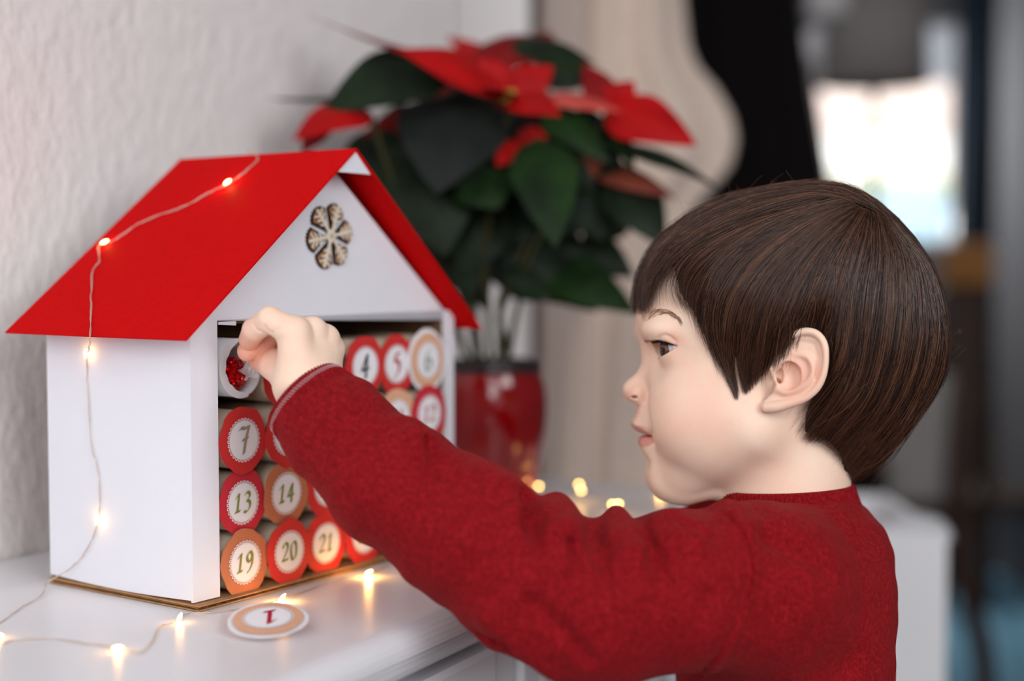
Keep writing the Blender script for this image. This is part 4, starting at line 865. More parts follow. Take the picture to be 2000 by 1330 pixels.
# ---- eyes
def eye_material(center, gaze):
    m = bpy.data.materials.new('eye'); m.use_nodes = True; nt = m.node_tree; b = nt.nodes['Principled BSDF']
    g = nt.nodes.new('ShaderNodeTexCoord'); s = nt.nodes.new('ShaderNodeVectorMath'); s.operation = 'SUBTRACT'; s.inputs[1].default_value = center
    nt.links.new(g.outputs['Object'], s.inputs[0])
    nz = nt.nodes.new('ShaderNodeVectorMath'); nz.operation = 'NORMALIZE'; nt.links.new(s.outputs[0], nz.inputs[0])
    dt = nt.nodes.new('ShaderNodeVectorMath'); dt.operation = 'DOT_PRODUCT'; nt.links.new(nz.outputs[0], dt.inputs[0]); dt.inputs[1].default_value = gaze
    cr = nt.nodes.new('ShaderNodeValToRGB'); nt.links.new(dt.outputs['Value'], cr.inputs[0]); e = cr.color_ramp.elements
    e[0].position = 0.0; e[0].color = srgb(176, 166, 170); e[1].position = 0.845; e[1].color = srgb(196, 190, 194)  # eye white greyed: shading on the eyeball put into the colour
    for p, c in ((0.862, srgb(40, 26, 20)), (0.885, srgb(92, 58, 34)), (0.95, srgb(120, 78, 44)), (0.965, srgb(30, 18, 12)), (0.972, (0.004, 0.003, 0.003, 1))): x = e.new(p); x.color = c
    nt.links.new(cr.outputs[0], b.inputs['Base Color']); b.inputs['Roughness'].default_value = 0.06; b.inputs['Specular IOR Level'].default_value = 0.6
    b.inputs['Coat Weight'].default_value = 0.6
    return m
yaw = math.radians(27)
def build_eye(far):
    c = EYE.astype(float).copy(); gz = np.array([-math.cos(yaw), -0.07, -math.sin(yaw)])
    if far: c[2] = 2*D0-c[2]; gz = np.array([-math.cos(0.1), -0.07, -math.sin(0.1)])
    gz = gz/np.linalg.norm(gz)
    V, F = ellipsoid_v((0, 0, 0), (1, 1, 1), 40, 28); V = np.array(V); cg = np.clip((V @ gz-0.80)/0.2, 0, 1)
    V = V*(EYE_R*(1+0.045*cg*(2-cg)))[:, None]+c
    wv = to_world(V); wc = to_world(c[None])[0]-base_of(boy); wg = gz[0]*RIGHT+gz[1]*UP+gz[2]*FWD
    return obj('eye', wv, F, eye_material(tuple(wc), tuple(wg)), boy, True)
build_eye(False); build_eye(True)
# ---- strands
def ray_d(bvh, px, py, d0=0.6):
    """distance along the camera axis at which a pixel meets a mesh given in the local frame"""
    r = Vector(((px-1000)/FPX, -(py-665)/FPX, 1.0)); h = bvh.ray_cast(r*d0, r.normalized()); return h[0].z if h[0] is not None else None
def strands_mesh(paths, rad, sides=3):
    """paths: (n, m, 3) local frame; rad: (n, m)"""
    P = np.asarray(paths, float); n, m, _ = P.shape
    T = np.gradient(P, axis=1); T /= np.linalg.norm(T, axis=2)[..., None]+1e-12
    ref = np.array([0.21, 0.11, 0.97]); N = np.cross(T, ref); N /= np.linalg.norm(N, axis=2)[..., None]+1e-9; Bn = np.cross(T, N)
    a = np.arange(sides)*2*np.pi/sides
    V = P[:, :, None]+rad[:, :, None, None]*(np.cos(a)[None, None, :, None]*N[:, :, None]+np.sin(a)[None, None, :, None]*Bn[:, :, None])
    V = V.reshape(-1, 3); b = (np.arange(n)[:, None, None]*m+np.arange(m-1)[None, :, None])*sides
    j = np.arange(sides)[None, None]; j2 = (j+1) % sides
    F = np.stack([b+j, b+j2, b+sides+j2, b+sides+j], -1).reshape(-1, 4)
    return V, F
def set_attr(o, name, vals):
    a = o.data.attributes.new(name, 'FLOAT', 'POINT'); a.data.foreach_set('value', np.asarray(vals, np.float32))
def hair_material(name, dark, light, rough=0.38):
    m = bpy.data.materials.new(name); m.use_nodes = True; nt = m.node_tree; b = nt.nodes['Principled BSDF']
    a = nt.nodes.new('ShaderNodeAttribute'); a.attribute_name = 'tone'; x = nt.nodes.new('ShaderNodeMix'); x.data_type = 'RGBA'
    nt.links.new(a.outputs['Fac'], x.inputs[0]); x.inputs[6].default_value = dark; x.inputs[7].default_value = light; nt.links.new(x.outputs[2], b.inputs['Base Color'])
    b.inputs['Roughness'].default_value = rough; b.inputs['Specular IOR Level'].default_value = 0.45
    return m
HAIRM = hair_material('brown_hair', srgb(36, 21, 16), srgb(132, 88, 64), 0.34); LASHM = hair_material('dark_lashes', srgb(24, 15, 12), srgb(34, 22, 16)); BROWM = hair_material('brow_hair', srgb(136, 98, 78), srgb(186, 144, 118), 0.5)
HBVH = BVHTree.FromPolygons([tuple(map(float, v)) for v in HV], HF.tolist())
# eyebrow
mid = catmull([(1255, 627), (1268, 617), (1284, 610.5), (1300, 609.5), (1315, 614), (1328, 623)], 12)
paths = []; R_ = []
for k in range(190):
    t = random.random()**0.9; i = min(int(t*(len(mid)-1)), len(mid)-2); c = mid[i]; tg = mid[i+1]-mid[i]; tg /= np.linalg.norm(tg)
    wd = 8.5*(1-0.7*t)+1.2; off = random.uniform(-0.8, 0.8)*wd; up = np.array([tg[1], -tg[0]])
    p0 = c+up*off*-1; ln = random.uniform(11, 21)*(1-0.35*t); dr_ = tg*0.9+up*(0.55*(1-t)-0.35*t)+np.array([0, random.gauss(0, 0.12)])
    pts = []
    for s in np.linspace(0, 1, 5):
        q = p0+dr_*ln*s+np.array([0, 3.0*s*s*t]); d = ray_d(HBVH, q[0], q[1])
        if d is None: pts = None; break
        pts.append(L(q[0], q[1], d-0.0002-0.0008*s))
    if pts: paths.append(pts); R_.append(0.00009*np.array([1, 0.95, 0.8, 0.55, 0.15]))
V, F = strands_mesh(paths, np.array(R_)); o = obj('eyebrow', to_world(V), F, BROWM, boy, True); set_attr(o, 'tone', np.repeat(rng.random(len(paths)), 15))
# eyelashes: upper and lower
def lashes(edge, tipf, n, rad, name):
    paths = []; R_ = []
    for k in range(n):
        t = (k+random.random())/n; e = np.array([np.interp(t, np.linspace(0, 1, len(edge)), [q[a] for q in edge]) for a in range(3)]); p0 = L(e[0], e[1], D0-e[2]).astype(float)
        tip = p0+tipf(t)*random.uniform(0.75, 1.1)+np.array([random.gauss(0, 0.0006), random.gauss(0, 0.0005), random.gauss(0, 0.0006)])
        ctl = (p0+tip)/2+np.array([0, -0.0012 if name[0] == 'u' else 0.0006, -0.0003])
        s = np.linspace(0, 1, 7)[:, None]; paths.append((1-s)**2*p0+2*s*(1-s)*ctl+s*s*tip); R_.append(rad*np.array([1, 1, .95, .85, .65, .4, .1]))
    V, F = strands_mesh(paths, np.array(R_)); o = obj('eyelashes', to_world(V), F, LASHM, boy, True); set_attr(o, 'tone', np.repeat(rng.random(n), 21))
lashes([(1288, 668.5, 0.022), (1291, 667.5, 0.031), (1301, 668, 0.0385), (1315, 672, 0.0415)], lambda t: np.array([-0.0108+0.0058*t, 0.0010, 0.0005-0.0035*t]), 150, 0.00022, 'upper')
lashes([(1293, 696, 0.026), (1297, 693, 0.034), (1309, 685, 0.040)], lambda t: np.array([-0.0024, -0.0020, -0.001-0.001*t]), 44, 0.00014, 'lower')
V, F = tube_v(catmull([L(1288, 668.5, D0-0.022), L(1291, 667.5, D0-0.031), L(1301, 668, D0-0.0380), L(1316, 672.5, D0-0.0412)], 6), 0.00055, 8); o = obj('lash_line', to_world(V), F, LASHM, boy, True); set_attr(o, 'tone', np.zeros(len(V)))
# ---- hair
OUTL = [(1240, 618), (1238, 590), (1240, 566), (1250, 529), (1275, 483), (1312, 446), (1364, 407), (1432, 378), (1496, 362), (1559, 354), (1617, 350), (1664, 359), (1706, 383), (1748, 420), (1782, 458), (1817, 509), (1840, 567), (1853, 625), (1856, 678),
        (1846, 736), (1822, 783), (1790, 825), (1754, 878), (1722, 915), (1685, 941), (1655, 946), (1620, 960), (1500, 940), (1400, 820), (1300, 720), (1262, 650)]
OP = Poly2([M(*p)[:2] for p in OUTL])
SR_ = 0.088
def shell_w(x, y, inset=0.0):
    t = np.clip(-OP(x, y)-inset, 0, SR_); py = 665-y/D0*FPX
    W = np.interp(py, [340, 520, 600, 680, 760, 830, 900, 950], [0.081, 0.081, 0.080, 0.0775, 0.0735, 0.065, 0.054, 0.046])-inset
    return W*np.power(np.clip(1-np.power((SR_-t)/SR_, 2.3), 0, 1), 1/2.3)
# height of the skin over the middle plane, near side
gx = np.linspace(M(1200, 0)[0], M(1880, 0)[0], 150); gy = np.linspace(M(0, 1060)[1], M(0, 330)[1], 160); SK = np.zeros((150, 160))
for i, xx in enumerate(gx):
    for j, yy in enumerate(gy):
        h = HBVH.ray_cast(Vector((xx, yy, 0.6)), Vector((0, 0, 1))); SK[i, j] = min(D0-h[0].z, 0.0705) if h[0] is not None else 0.0
def skin_w(x, y):
    i = np.clip((x-gx[0])/(gx[1]-gx[0]), 0, 148.999); j = np.clip((y-gy[0])/(gy[1]-gy[0]), 0, 158.999); a = i.astype(int); b = j.astype(int); u = i-a; v = j-b
    return (SK[a, b]*(1-u)+SK[a+1, b]*u)*(1-v)+(SK[a, b+1]*(1-u)+SK[a+1, b+1]*u)*v
def px_local(p):
    """photo pixels on the near hair surface -> local x, y"""
    p = np.asarray(p, float); d = np.full(len(p), D0-0.05)
    for _ in range(6):
        x = (p[:, 0]-1000)/FPX*d; y = -(p[:, 1]-665)/FPX*d; d = D0-np.maximum(shell_w(x, y), 0)
    return np.stack([x, y], 1)
HEM = [(1244, 592), (1253, 568), (1265, 540), (1284, 518), (1304, 506), (1322, 522), (1334, 572), (1352, 600), (1388, 662), (1414, 710), (1427, 744), (1433, 752), (1446, 732), (1456, 744), (1478, 732), (1502, 705), (1522, 668), (1547, 642), (1582, 637), (1612, 660), (1622, 715), (1608, 765), (1588, 795), (1574, 840), (1578, 850), (1600, 842), (1622, 862), (1645, 884), (1650, 925), (1657, 936)]
hemL = px_local(HEM).tolist()
back = [M(*p)[:2].tolist() for p in [(1700, 945), (1900, 800), (1930, 500), (1750, 300), (1500, 300), (1220, 420), (1205, 590)]]
HEMP = Poly2(hemL+back)
def cap_fn(P):
    x, y = P[:, 0], P[:, 1]; z = np.abs(P[:, 2]-D0); he = HEMP(x, y)
    t = -OP(x, y)-0.0022; py = 665-y/D0*FPX
    w1 = shell_w(x, y, 0.0028); f1 = SR_*(np.sqrt((np.clip(SR_-t, 0, None)/SR_)**2+(z/np.maximum(w1, 0.004)*np.sqrt(np.clip(1-(np.clip(SR_-t, 0, SR_)/SR_)**2, 0, 1)))**2)-1)
    f1 = np.maximum(np.maximum(-t, (z-w1)*0.5), -0.02)
    sm_ = np.clip(-he/0.018, 0, 1); sm_ = sm_*sm_*(3-2*sm_); tap = skin_w(x, y)+0.0006
    f2 = (z-(tap*(1-sm_)+np.maximum(w1, tap)*sm_))*0.6
    return np.maximum(np.maximum(f1, he), f2)
a_ = M(1225, 960); b_ = M(1870, 335)
CV, CF = surface(cap_fn, (a_[0], a_[1], D0-0.088), (b_[0], b_[1], D0+0.088), 0.0018, relax=0)
hair = obj('hair', to_world(CV), CF, HAIRM, boy, True); set_attr(hair, 'tone', np.full(len(CV), 0.12))
GUIDES = [
 [(1748, 428), (1704, 390), (1660, 364), (1600, 355), (1500, 365), (1430, 381), (1364, 410), (1312, 448), (1277, 484), (1254, 529), (1245, 567), (1245, 618)],
 [(1735, 428), (1690, 394), (1620, 366), (1510, 380), (1420, 405), (1350, 440), (1300, 480), (1272, 520), (1259, 560), (1253, 610)],
 [(1640, 372), (1530, 395), (1440, 425), (1370, 460), (1320, 495), (1290, 530), (1272, 565), (1263, 598)],
 [(1650, 380), (1560, 405), (1460, 440), (1390, 475), (1340, 505), (1320, 540), (1322, 572), (1342, 601)],
 [(1660, 385), (1570, 410), (1480, 445), (1410, 490), (1365, 540), (1350, 580), (1360, 618)],
 [(1665, 390), (1580, 420), (1500, 460), (1430, 515), (1390, 580), (1386, 630), (1402, 690), (1428, 756)],
 [(1670, 395), (1590, 430), (1515, 480), (1455, 545), (1425, 610), (1418, 680), (1425, 735), (1433, 780)],
 [(1672, 398), (1595, 438), (1525, 490), (1470, 555), (1443, 620), (1436, 690), (1443, 742)],
 [(1675, 400), (1600, 445), (1535, 500), (1485, 565), (1462, 630), (1452, 700), (1455, 770)],
 [(1680, 405), (1615, 455), (1560, 515), (1520, 580), (1500, 640), (1490, 700), (1481, 750)],
 [(1685, 405), (1630, 465), (1585, 525), (1555, 585), (1540, 625), (1527, 660), (1507, 716)],
 [(1690, 405), (1645, 470), (1610, 535), (1590, 590), (1582, 620), (1570, 648)],
 [(1695, 405), (1660, 475), (1635, 540), (1622, 595), (1616, 640), (1614, 672)],
 [(1700, 410), (1680, 480), (1660, 550), (1650, 620), (1643, 690), (1628, 745), (1592, 795)],
 [(1705, 410), (1700, 490), (1685, 560), (1676, 640), (1662, 720), (1628, 790), (1575, 864)],
 [(1712, 412), (1720, 490), (1715, 570), (1705, 650), (1690, 730), (1655, 800), (1602, 862)],
 [(1720, 415), (1745, 495), (1748, 580), (1740, 660), (1720, 745), (1685, 815), (1630, 884)],
 [(1728, 420), (1770, 500), (1780, 590), (1775, 670), (1752, 755), (1710, 835), (1650, 908)],
 [(1735, 425), (1795, 510), (1814, 600), (1814, 680), (1790, 765), (1738, 855), (1662, 936)],
 [(1748, 432), (1813, 515), (1840, 590), (1849, 670), (1836, 745), (1788, 822), (1722, 905), (1664, 944)]]
NS = 40
def resamp(p):
    c = catmull(p, 10); s = np.r_[0, np.cumsum(np.linalg.norm(np.diff(c, axis=0), axis=1))]; t = np.linspace(0, s[-1], NS)
    return np.stack([np.interp(t, s, c[:, 0]), np.interp(t, s, c[:, 1])], 1)
GL = np.array([px_local(resamp(g)) for g in GUIDES]); NG = len(GL)
WT = np.array([1.5, 1.0, 0.13, 0.30, 1.1, 1.1, 0.8, 0.8, 1.1, 1.1, 1.0, 0.9, 1.0, 1.2, 1.3, 1.3, 1.3, 1.3, 1.2]); CW = np.cumsum(WT)/WT.sum()
def make_strands(n, m, near, rad0, lift, seed):
    r = np.random.default_rng(seed); seg = np.searchsorted(CW, r.random(n)); f = r.random(n); f = np.clip(f+r.normal(0, 0.08, n), -0.15, 1.15)
    # gather into locks
    lk = np.round(f*7+0.4*np.sin(seg*2.1))/7; f = f*0.5+lk*0.5+r.normal(0, 0.03, n)
    tt_ = np.linspace(0, 1, NS)[None]**6*0.75; fs = np.repeat(f[:, None], NS, 1)
    fs = np.where((seg == 6)[:, None], fs*(1-tt_), np.where((seg == 7)[:, None], 1-(1-fs)*(1-tt_), fs))
    path = GL[seg]*(1-fs)[..., None]+GL[seg+1]*fs[..., None]
    s0 = np.where(r.random(n) < 0.25, r.random(n)*0.12, r.random(n)*0.70); s1 = np.where(r.random(n) < 0.62, 1.0-0.05*r.random(n)**2, s0+(1-s0)*r.uniform(0.45, 1, n)); s1 = np.maximum(s1, s0+0.18)
    s1 = np.minimum(s1+0.02*(r.random(n)-0.5), 1.0)
    t = s0[:, None]+(s1-s0)[:, None]*np.linspace(0, 1, m)[None]; ti = t*(NS-1); i0 = np.minimum(ti.astype(int), NS-2); fr_ = ti-i0
    P = path[np.arange(n)[:, None], i0]*(1-fr_)[..., None]+path[np.arange(n)[:, None], i0+1]*fr_[..., None]
    u = np.linspace(0, 1, m)[None]
    # wander sideways
    d = np.gradient(P, axis=1); d /= np.linalg.norm(d, axis=2)[..., None]+1e-12; nrm = np.stack([-d[..., 1], d[..., 0]], -1)
    wild = np.where((r.random(n) < 0.22) & (seg > 6), 3.0, 1.0); amp = (wild*r.normal(0, 0.0019, n))[:, None]*u+(wild*r.normal(0, 0.0012, n))[:, None]*np.sin(u*r.uniform(2, 6, n)[:, None]+r.uniform(0, 6, n)[:, None])
    amp = amp*np.where((seg >= 5) & (seg <= 8), 0.35, 1.0)[:, None]
    P = P+nrm*amp[..., None]
    o = OP(P[..., 0].ravel(), P[..., 1].ravel()).reshape(P.shape[:2])
    x, y = P[..., 0].ravel(), P[..., 1].ravel()
    ws = shell_w(x, y).reshape(n, m); wk = skin_w(x, y).reshape(n, m)+0.0009
    tip = np.clip((t-0.70)/0.30, 0, 1); tip = tip*tip*(3-2*tip)*np.where(seg < 3, 0.5, np.where(seg >= 14, 0.25, 0.9))[:, None]
    lf = (r.random(n)[:, None]*0.0042-0.0024)+lift*r.random(n)[:, None]*np.sin(np.pi*u)
    wz = np.maximum(ws*(1-tip)+np.maximum(wk, 0)*tip+lf*(1-0.4*tip), np.where(wk > 0.002, wk+0.0004, 0))
    z = D0-wz if near else D0+wz
    rad = rad0*np.interp(np.linspace(0, 1, m), [0, 0.1, 0.6, 1], [0.5, 1, 0.9, 0.18])[None]*r.uniform(0.75, 1.2, n)[:, None]
    return np.stack([P[..., 0], P[..., 1], z], -1), rad
def add_hair(n, m, near, rad0, lift, seed):
    P, rad = make_strands(n, m, near, rad0, lift, seed); V, F = strands_mesh(P, rad)
    o = obj('hair_strands', to_world(V), F, HAIRM, hair, True)
    rr_ = np.random.default_rng(seed+1); lockt = np.clip(rr_.random(n)**2.4*0.85+0.22*np.sin(P[:, m//2, 0]*330+P[:, m//2, 1]*140)*np.sin(P[:, m//2, 0]*170-P[:, m//2, 1]*260), 0, 1); set_attr(o, 'tone', np.repeat(lockt, m*3))
    return o
add_hair(11500, 13, True, 0.00017, 0.0015, 11); add_hair(3500, 10, False, 0.00022, 0.0015, 12)
# flyaway hairs on the crown
paths = []
ol = catmull(OUTL[5:22], 12)
for k in range(70):
    px0, py0 = ol[int((random.random()**0.8)*(len(ol)-2))]; an = math.atan2(py0-640, px0-1580); px0 -= 8*math.cos(an); py0 -= 8*math.sin(an)
    an += random.choice([-1, 1])*random.uniform(0.5, 1.35); ln = random.uniform(16, 58); cv = random.gauss(0, 1.0); pts = []; q = np.array([px0, py0]); zz = D0-random.uniform(-0.02, 0.03)
    for s in range(8): pts.append(L(q[0], q[1], zz)); q = q+np.array([math.cos(an+cv*s/7), math.sin(an+cv*s/7)])*ln/7
    paths.append(pts)
V, F = strands_mesh(paths, np.full((70, 8), 0.00006)); o = obj('flyaway_strands', to_world(V), F, HAIRM, hair, True); set_attr(o, 'tone', np.full(len(V), 0.7))
# ------------------------------------------------------------------ the boy: sweater
ARM = [L(1478, 1148, 0.876), L(1320, 1154, 0.850), L(1160, 1180, 0.842), L(1036, 1134, 0.842), L(905, 1035, 0.848), L(765, 942, 0.856), L(660, 842, 0.866), L(598, 778, 0.874)]
ARM_R = [mm(50), mm(46), mm(47), mm(42.5), mm(41), mm(37.5), mm(31.5), mm(27.2)]
CUFF_AX = (ARM[7]-ARM[6]).astype(float); CUFF_AX /= np.linalg.norm(CUFF_AX)
CUFF_C = ARM[7].astype(float)
def sweater_base(P):
    z = np.abs(P[:, 2]-D0); Q = np.stack([P[:, 0], P[:, 1], D0-z], 1)
    d = ell(P, M(1530, 1400), (mm(71), mm(132), mm(108)))
    d = smin(d, ell(P, M(1588, 1150), (mm(48.5), mm(62), mm(88))), 0.030)
    d = smin(d, cap(Q, M(1572, 1058), L(1505, 1140, D0-0.085), mm(29), mm(42)), 0.030)
    d = smin(d, ell(P, M(1490, 1195), (mm(54), mm(56), mm(80))), 0.030)
    d = smin(d, ell(P, M(1606, 1080), (mm(39), mm(37), mm(62))), 0.020)
    # far arm hanging down
    d = smin(d, chain(P, [L(1500, 1110, D0+0.10), L(1440, 1420, D0+0.125), L(1300, 1580, D0+0.09)], [mm(50), mm(42), mm(34)]), 0.03)
    a = chain(P, ARM, ARM_R, 0.012)
    return smin(d, a, 0.028)
FOLDS_IN = [([(1030, 965), (1031, 985), (1036, 1015), (1052, 1090)], 3.0, 0.010), ([(1156, 990), (1158, 1015), (1170, 1070), (1192, 1150)], 2.4, 0.009), ([(1162, 1030), (1150, 1070)], 1.5, 0.008), ([(1250, 995), (1256, 1020), (1280, 1085), (1304, 1140)], 2.0, 0.009), ([(940, 1245), (985, 1262), (1030, 1290)], 2.0, 0.010),
            ([(1500, 1045), (1560, 1080), (1625, 1120)], 1.6, 0.016), ([(840, 870), (850, 930)], 1.0, 0.014), ([(1045, 1180), (1090, 1230), (1150, 1290)], 1.2, 0.018), ([(1110, 1060), (1125, 1130)], 1.0, 0.012), ([(1340, 1030), (1400, 1055)], 1.2, 0.012), ([(815, 845), (835, 870)], 1.6, 0.010)]
FOLDS_OUT = [([(1086, 985), (1098, 1050), (1105, 1110)], 11, 0.009), ([(1203, 1005), (1232, 1090), (1250, 1150)], 8.0, 0.010), ([(1318, 1012), (1345, 1060), (1362, 1130)], 7.0, 0.012), ([(990, 958), (1002, 1010), (1010, 1060)], 10.0, 0.010), ([(1420, 1000), (1452, 1040), (1470, 1090)], 6.0, 0.016), ([(800, 830), (812, 855), (815, 880)], 5.0, 0.012), ([(955, 1200), (1020, 1262), (1080, 1310)], 4.5, 0.014)]
SEAM = [(1418, 1006), (1442, 1036), (1460, 1075), (1464, 1120), (1456, 1165), (1440, 1215), (1418, 1255), (1390, 1295), (1358, 1330), (1330, 1370)]
def fold_pts(pts, sink):
    out = []
    for p in pts:
        h_ = hit(sweater_base, *p); out.append((h_*(1+sink/np.linalg.norm(h_))).astype(np.float32))
    return out
FI = [(fold_pts(p, 0.000), r, k) for p, r, k in FOLDS_IN]; FO = [(fold_pts(p, mm(r)*0.50), r, k) for p, r, k in FOLDS_OUT]
def sweater_folded(P):
    d = sweater_base(P)
    for pts, r, k in FO: d = smin(d, chain(P, pts, [mm(r)*0.75]+[mm(r)]*(len(pts)-2)+[mm(r)*0.45], 0.004), k)
    for pts, r, k in FI: d = smax(d, -chain(P, pts, [mm(r)*2.0]*(len(pts)-1)+[mm(r)*0.3], 0.002), k*0.6)
    return d
SM = [hit(sweater_folded, *p).astype(np.float32) for p in catmull(SEAM, 3)]
SM2 = [q+np.array([0.0034, 0.0006, 0.0004], np.float32) for q in SM]
SMR = np.clip(np.arange(len(SM))/5.0, 0.2, 1)
SB = (np.min([q[0] for q in SM])-0.012, np.max([q[0] for q in SM])+0.012, np.max([q[2] for q in SM])+0.012)
def sweater_fn(P):
    d = sweater_folded(P)
    sb_ = (P[:, 0] > SB[0]) & (P[:, 0] < SB[1]) & (P[:, 2] < SB[2]); d = d.copy(); R_s = P[sb_]; e_ = d[sb_]
    e_ = smin(e_, chain(R_s, SM2, SMR*0.0015), 0.006); d[sb_] = smax(e_, -chain(R_s, SM, SMR*0.0010), 0.0035)
    # slack in the cloth
    x, y, z = P[:, 0], P[:, 1], P[:, 2]
    d = d+0.0010*np.sin(x*95+y*60+1.0)*np.sin(y*75-x*40+z*50)+0.0006*np.sin(x*190-y*150+2)*np.sin(z*160+y*90)
    # neck opening and open sleeve end
    d = smax(d, -cap(P, M(1535, 900), M(1533, 1010), mm(44.5), mm(44.5)), 0.004)
    r = P-CUFF_C.astype(np.float32); ax = CUFF_AX.astype(np.float32); h_ = r @ ax
    d = smax(d, h_-0.001, 0.001)
    inner = np.sqrt(np.maximum(((r-h_[:, None]*ax)**2).sum(1), 1e-12))-(ARM_R[7]-0.0028)
    d = smax(d, -np.maximum(inner, -(h_+0.020)), 0.001)
    return d
lo = L(530, 1420, 0.90); hi = L(1745, 930, 0.98)
SV, SF = surface(sweater_fn, (lo[0]-0.02, lo[1], 0.77), (hi[0]+0.01, L(600, 680, 0.9)[1], 1.12), 0.0017)
def wool(name, ribs=False):
    m = bpy.data.materials.new(name); m.use_nodes = True; nt = m.node_tree; b = nt.nodes['Principled BSDF']; tc = nt.nodes.new('ShaderNodeTexCoord')
    def nz(sc, det=4, rgh=0.6):
        n = nt.nodes.new('ShaderNodeTexNoise'); n.inputs['Scale'].default_value = sc; n.inputs['Detail'].default_value = det; n.inputs['Roughness'].default_value = rgh; nt.links.new(tc.outputs['Object'], n.inputs['Vector']); return n.outputs['Fac']
    mp = nt.nodes.new('ShaderNodeMapping'); mp.inputs['Scale'].default_value = (1.0, 1.0, 0.45); nt.links.new(tc.outputs['Object'], mp.inputs['Vector'])
    fine = nt.nodes.new('ShaderNodeTexNoise'); fine.inputs['Scale'].default_value = 900; fine.inputs['Detail'].default_value = 3; nt.links.new(mp.outputs[0], fine.inputs['Vector'])
    ad = nt.nodes.new('ShaderNodeMath'); ad.operation = 'MULTIPLY_ADD'; nt.links.new(fine.outputs['Fac'], ad.inputs[0]); ad.inputs[1].default_value = 0.55
    h2 = nt.nodes.new('ShaderNodeMath'); h2.operation = 'MULTIPLY'; h2.inputs[1].default_value = 0.55; nt.links.new(nz(330, 5, 0.7), h2.inputs[0]); nt.links.new(h2.outputs[0], ad.inputs[2])
    mr = nt.nodes.new('ShaderNodeMapRange'); mr.inputs[1].default_value = 0.34; mr.inputs[2].default_value = 0.76; nt.links.new(ad.outputs[0], mr.inputs[0])
    cr = nt.nodes.new('ShaderNodeValToRGB'); e = cr.color_ramp.elements; e[0].position = 0.0; e[0].color = srgb(94, 4, 11); e[1].position = 1.0; e[1].color = srgb(162, 27, 35)
    x = e.new(0.5); x.color = srgb(130, 9, 19)
    nt.links.new(mr.outputs[0], cr.inputs[0]); nt.links.new(cr.outputs[0], b.inputs['Base Color'])
    b.inputs['Roughness'].default_value = 0.9; b.inputs['Specular IOR Level'].default_value = 0.15; b.inputs['Sheen Weight'].default_value = 0.22; b.inputs['Sheen Roughness'].default_value = 0.45; b.inputs['Sheen Tint'].default_value = srgb(220, 90, 85)
    vo = nt.nodes.new('ShaderNodeTexVoronoi'); vo.inputs['Scale'].default_value = 900; nt.links.new(mp.outputs[0], vo.inputs['Vector'])
    bp = nt.nodes.new('ShaderNodeBump'); bp.inputs['Strength'].default_value = 0.55; bp.inputs['Distance'].default_value = 0.0012; nt.links.new(vo.outputs['Distance'], bp.inputs['Height'])
    bp2 = nt.nodes.new('ShaderNodeBump'); bp2.inputs['Strength'].default_value = 0.35; bp2.inputs['Distance'].default_value = 0.002; nt.links.new(nz(260, 4), bp2.inputs['Height']); nt.links.new(bp.outputs['Normal'], bp2.inputs['Normal'])
    nt.links.new(bp2.outputs['Normal'], b.inputs['Normal']); return m
WOOL = wool('dark_red_wool')
sweater = obj('sweater', to_world(SV), SF, WOOL, boy, True)
def rib_band(name, center, ax, e1, e2, prof, nrib, amp, mat_, parent, seg=None, shift=None, ellip=(1, 1)):
    """ribbed ring: prof = list of (radius, offset along ax)"""
    seg = nrib*6; a = np.arange(seg)*2*np.pi/seg; V = []; n = len(prof)
    for r, h_ in prof:
        rr = r+amp*(np.abs(np.cos(a*nrib/2))**0.7-0.5); V.append(center+np.cos(a)[:, None]*rr[:, None]*e1*ellip[0]+np.sin(a)[:, None]*rr[:, None]*e2*ellip[1]+ax*(h_+(shift(a)[:, None] if shift else 0)))
    V = np.concatenate(V); F = [[i*seg+j, i*seg+(j+1) % seg, (i+1)*seg+(j+1) % seg, (i+1)*seg+j] for i in range(n-1) for j in range(seg)]
    return obj(name, to_world(V), F, mat_, parent, True)
e1 = np.cross(CUFF_AX, [0, 0, 1.0]); e1 /= np.linalg.norm(e1); e2 = np.cross(CUFF_AX, e1)
rc = ARM_R[7]
rib_band('cuff', CUFF_C, CUFF_AX, e1, e2, [(rc+0.0030, -0.030), (rc+0.0046, -0.026), (rc+0.0034, -0.014), (rc+0.0019, -0.005), (rc+0.0004, 0.0015), (rc-0.0004, 0.0032), (rc-0.0018, 0.0034), (rc-0.0024, 0.002), (rc-0.0026, -0.012)], 72, 0.0009, WOOL, sweater)
THREAD = mat('pale_pink_thread', srgb(206, 168, 168), 0.8, 0.2)
mb = MB(); ns = 84
for k in range(ns):
    a0 = 2*math.pi*k/ns
    for off, da in ((-0.0010, 0.0), (0.0004, 0.5)):
        pts = []
        for s in (-1, 0, 1):
            a = a0+(da+s*0.36)*2*math.pi/ns; pts.append(CUFF_C+(math.cos(a)*e1+math.sin(a)*e2)*(rc+0.0014+0.0003*(s == 0))+CUFF_AX*(off+s*0.0005-0.0012))
        V, F = tube_v(pts, 0.00028, 5); mb.add(to_world(V), F)
mb.build('cuff_stitching', THREAD, sweater, True)
# collar
cc = M(1534, 973).astype(float); cx = np.array([1.0, 0.05, 0]); cx /= np.linalg.norm(cx); cz = np.array([0, 0, 1.0]); cy = np.cross(cz, cx)
rib_band('collar', cc, cy, cx, cz, [(0.0555, -0.0150), (0.0535, -0.0110), (0.0508, -0.0050), (0.0486, 0.0015), (0.0472, 0.0070), (0.0460, 0.0085), (0.0446, 0.0072), (0.0442, 0.002), (0.0445, -0.010)], 104, 0.0008, WOOL, sweater, ellip=(0.98, 1.0))
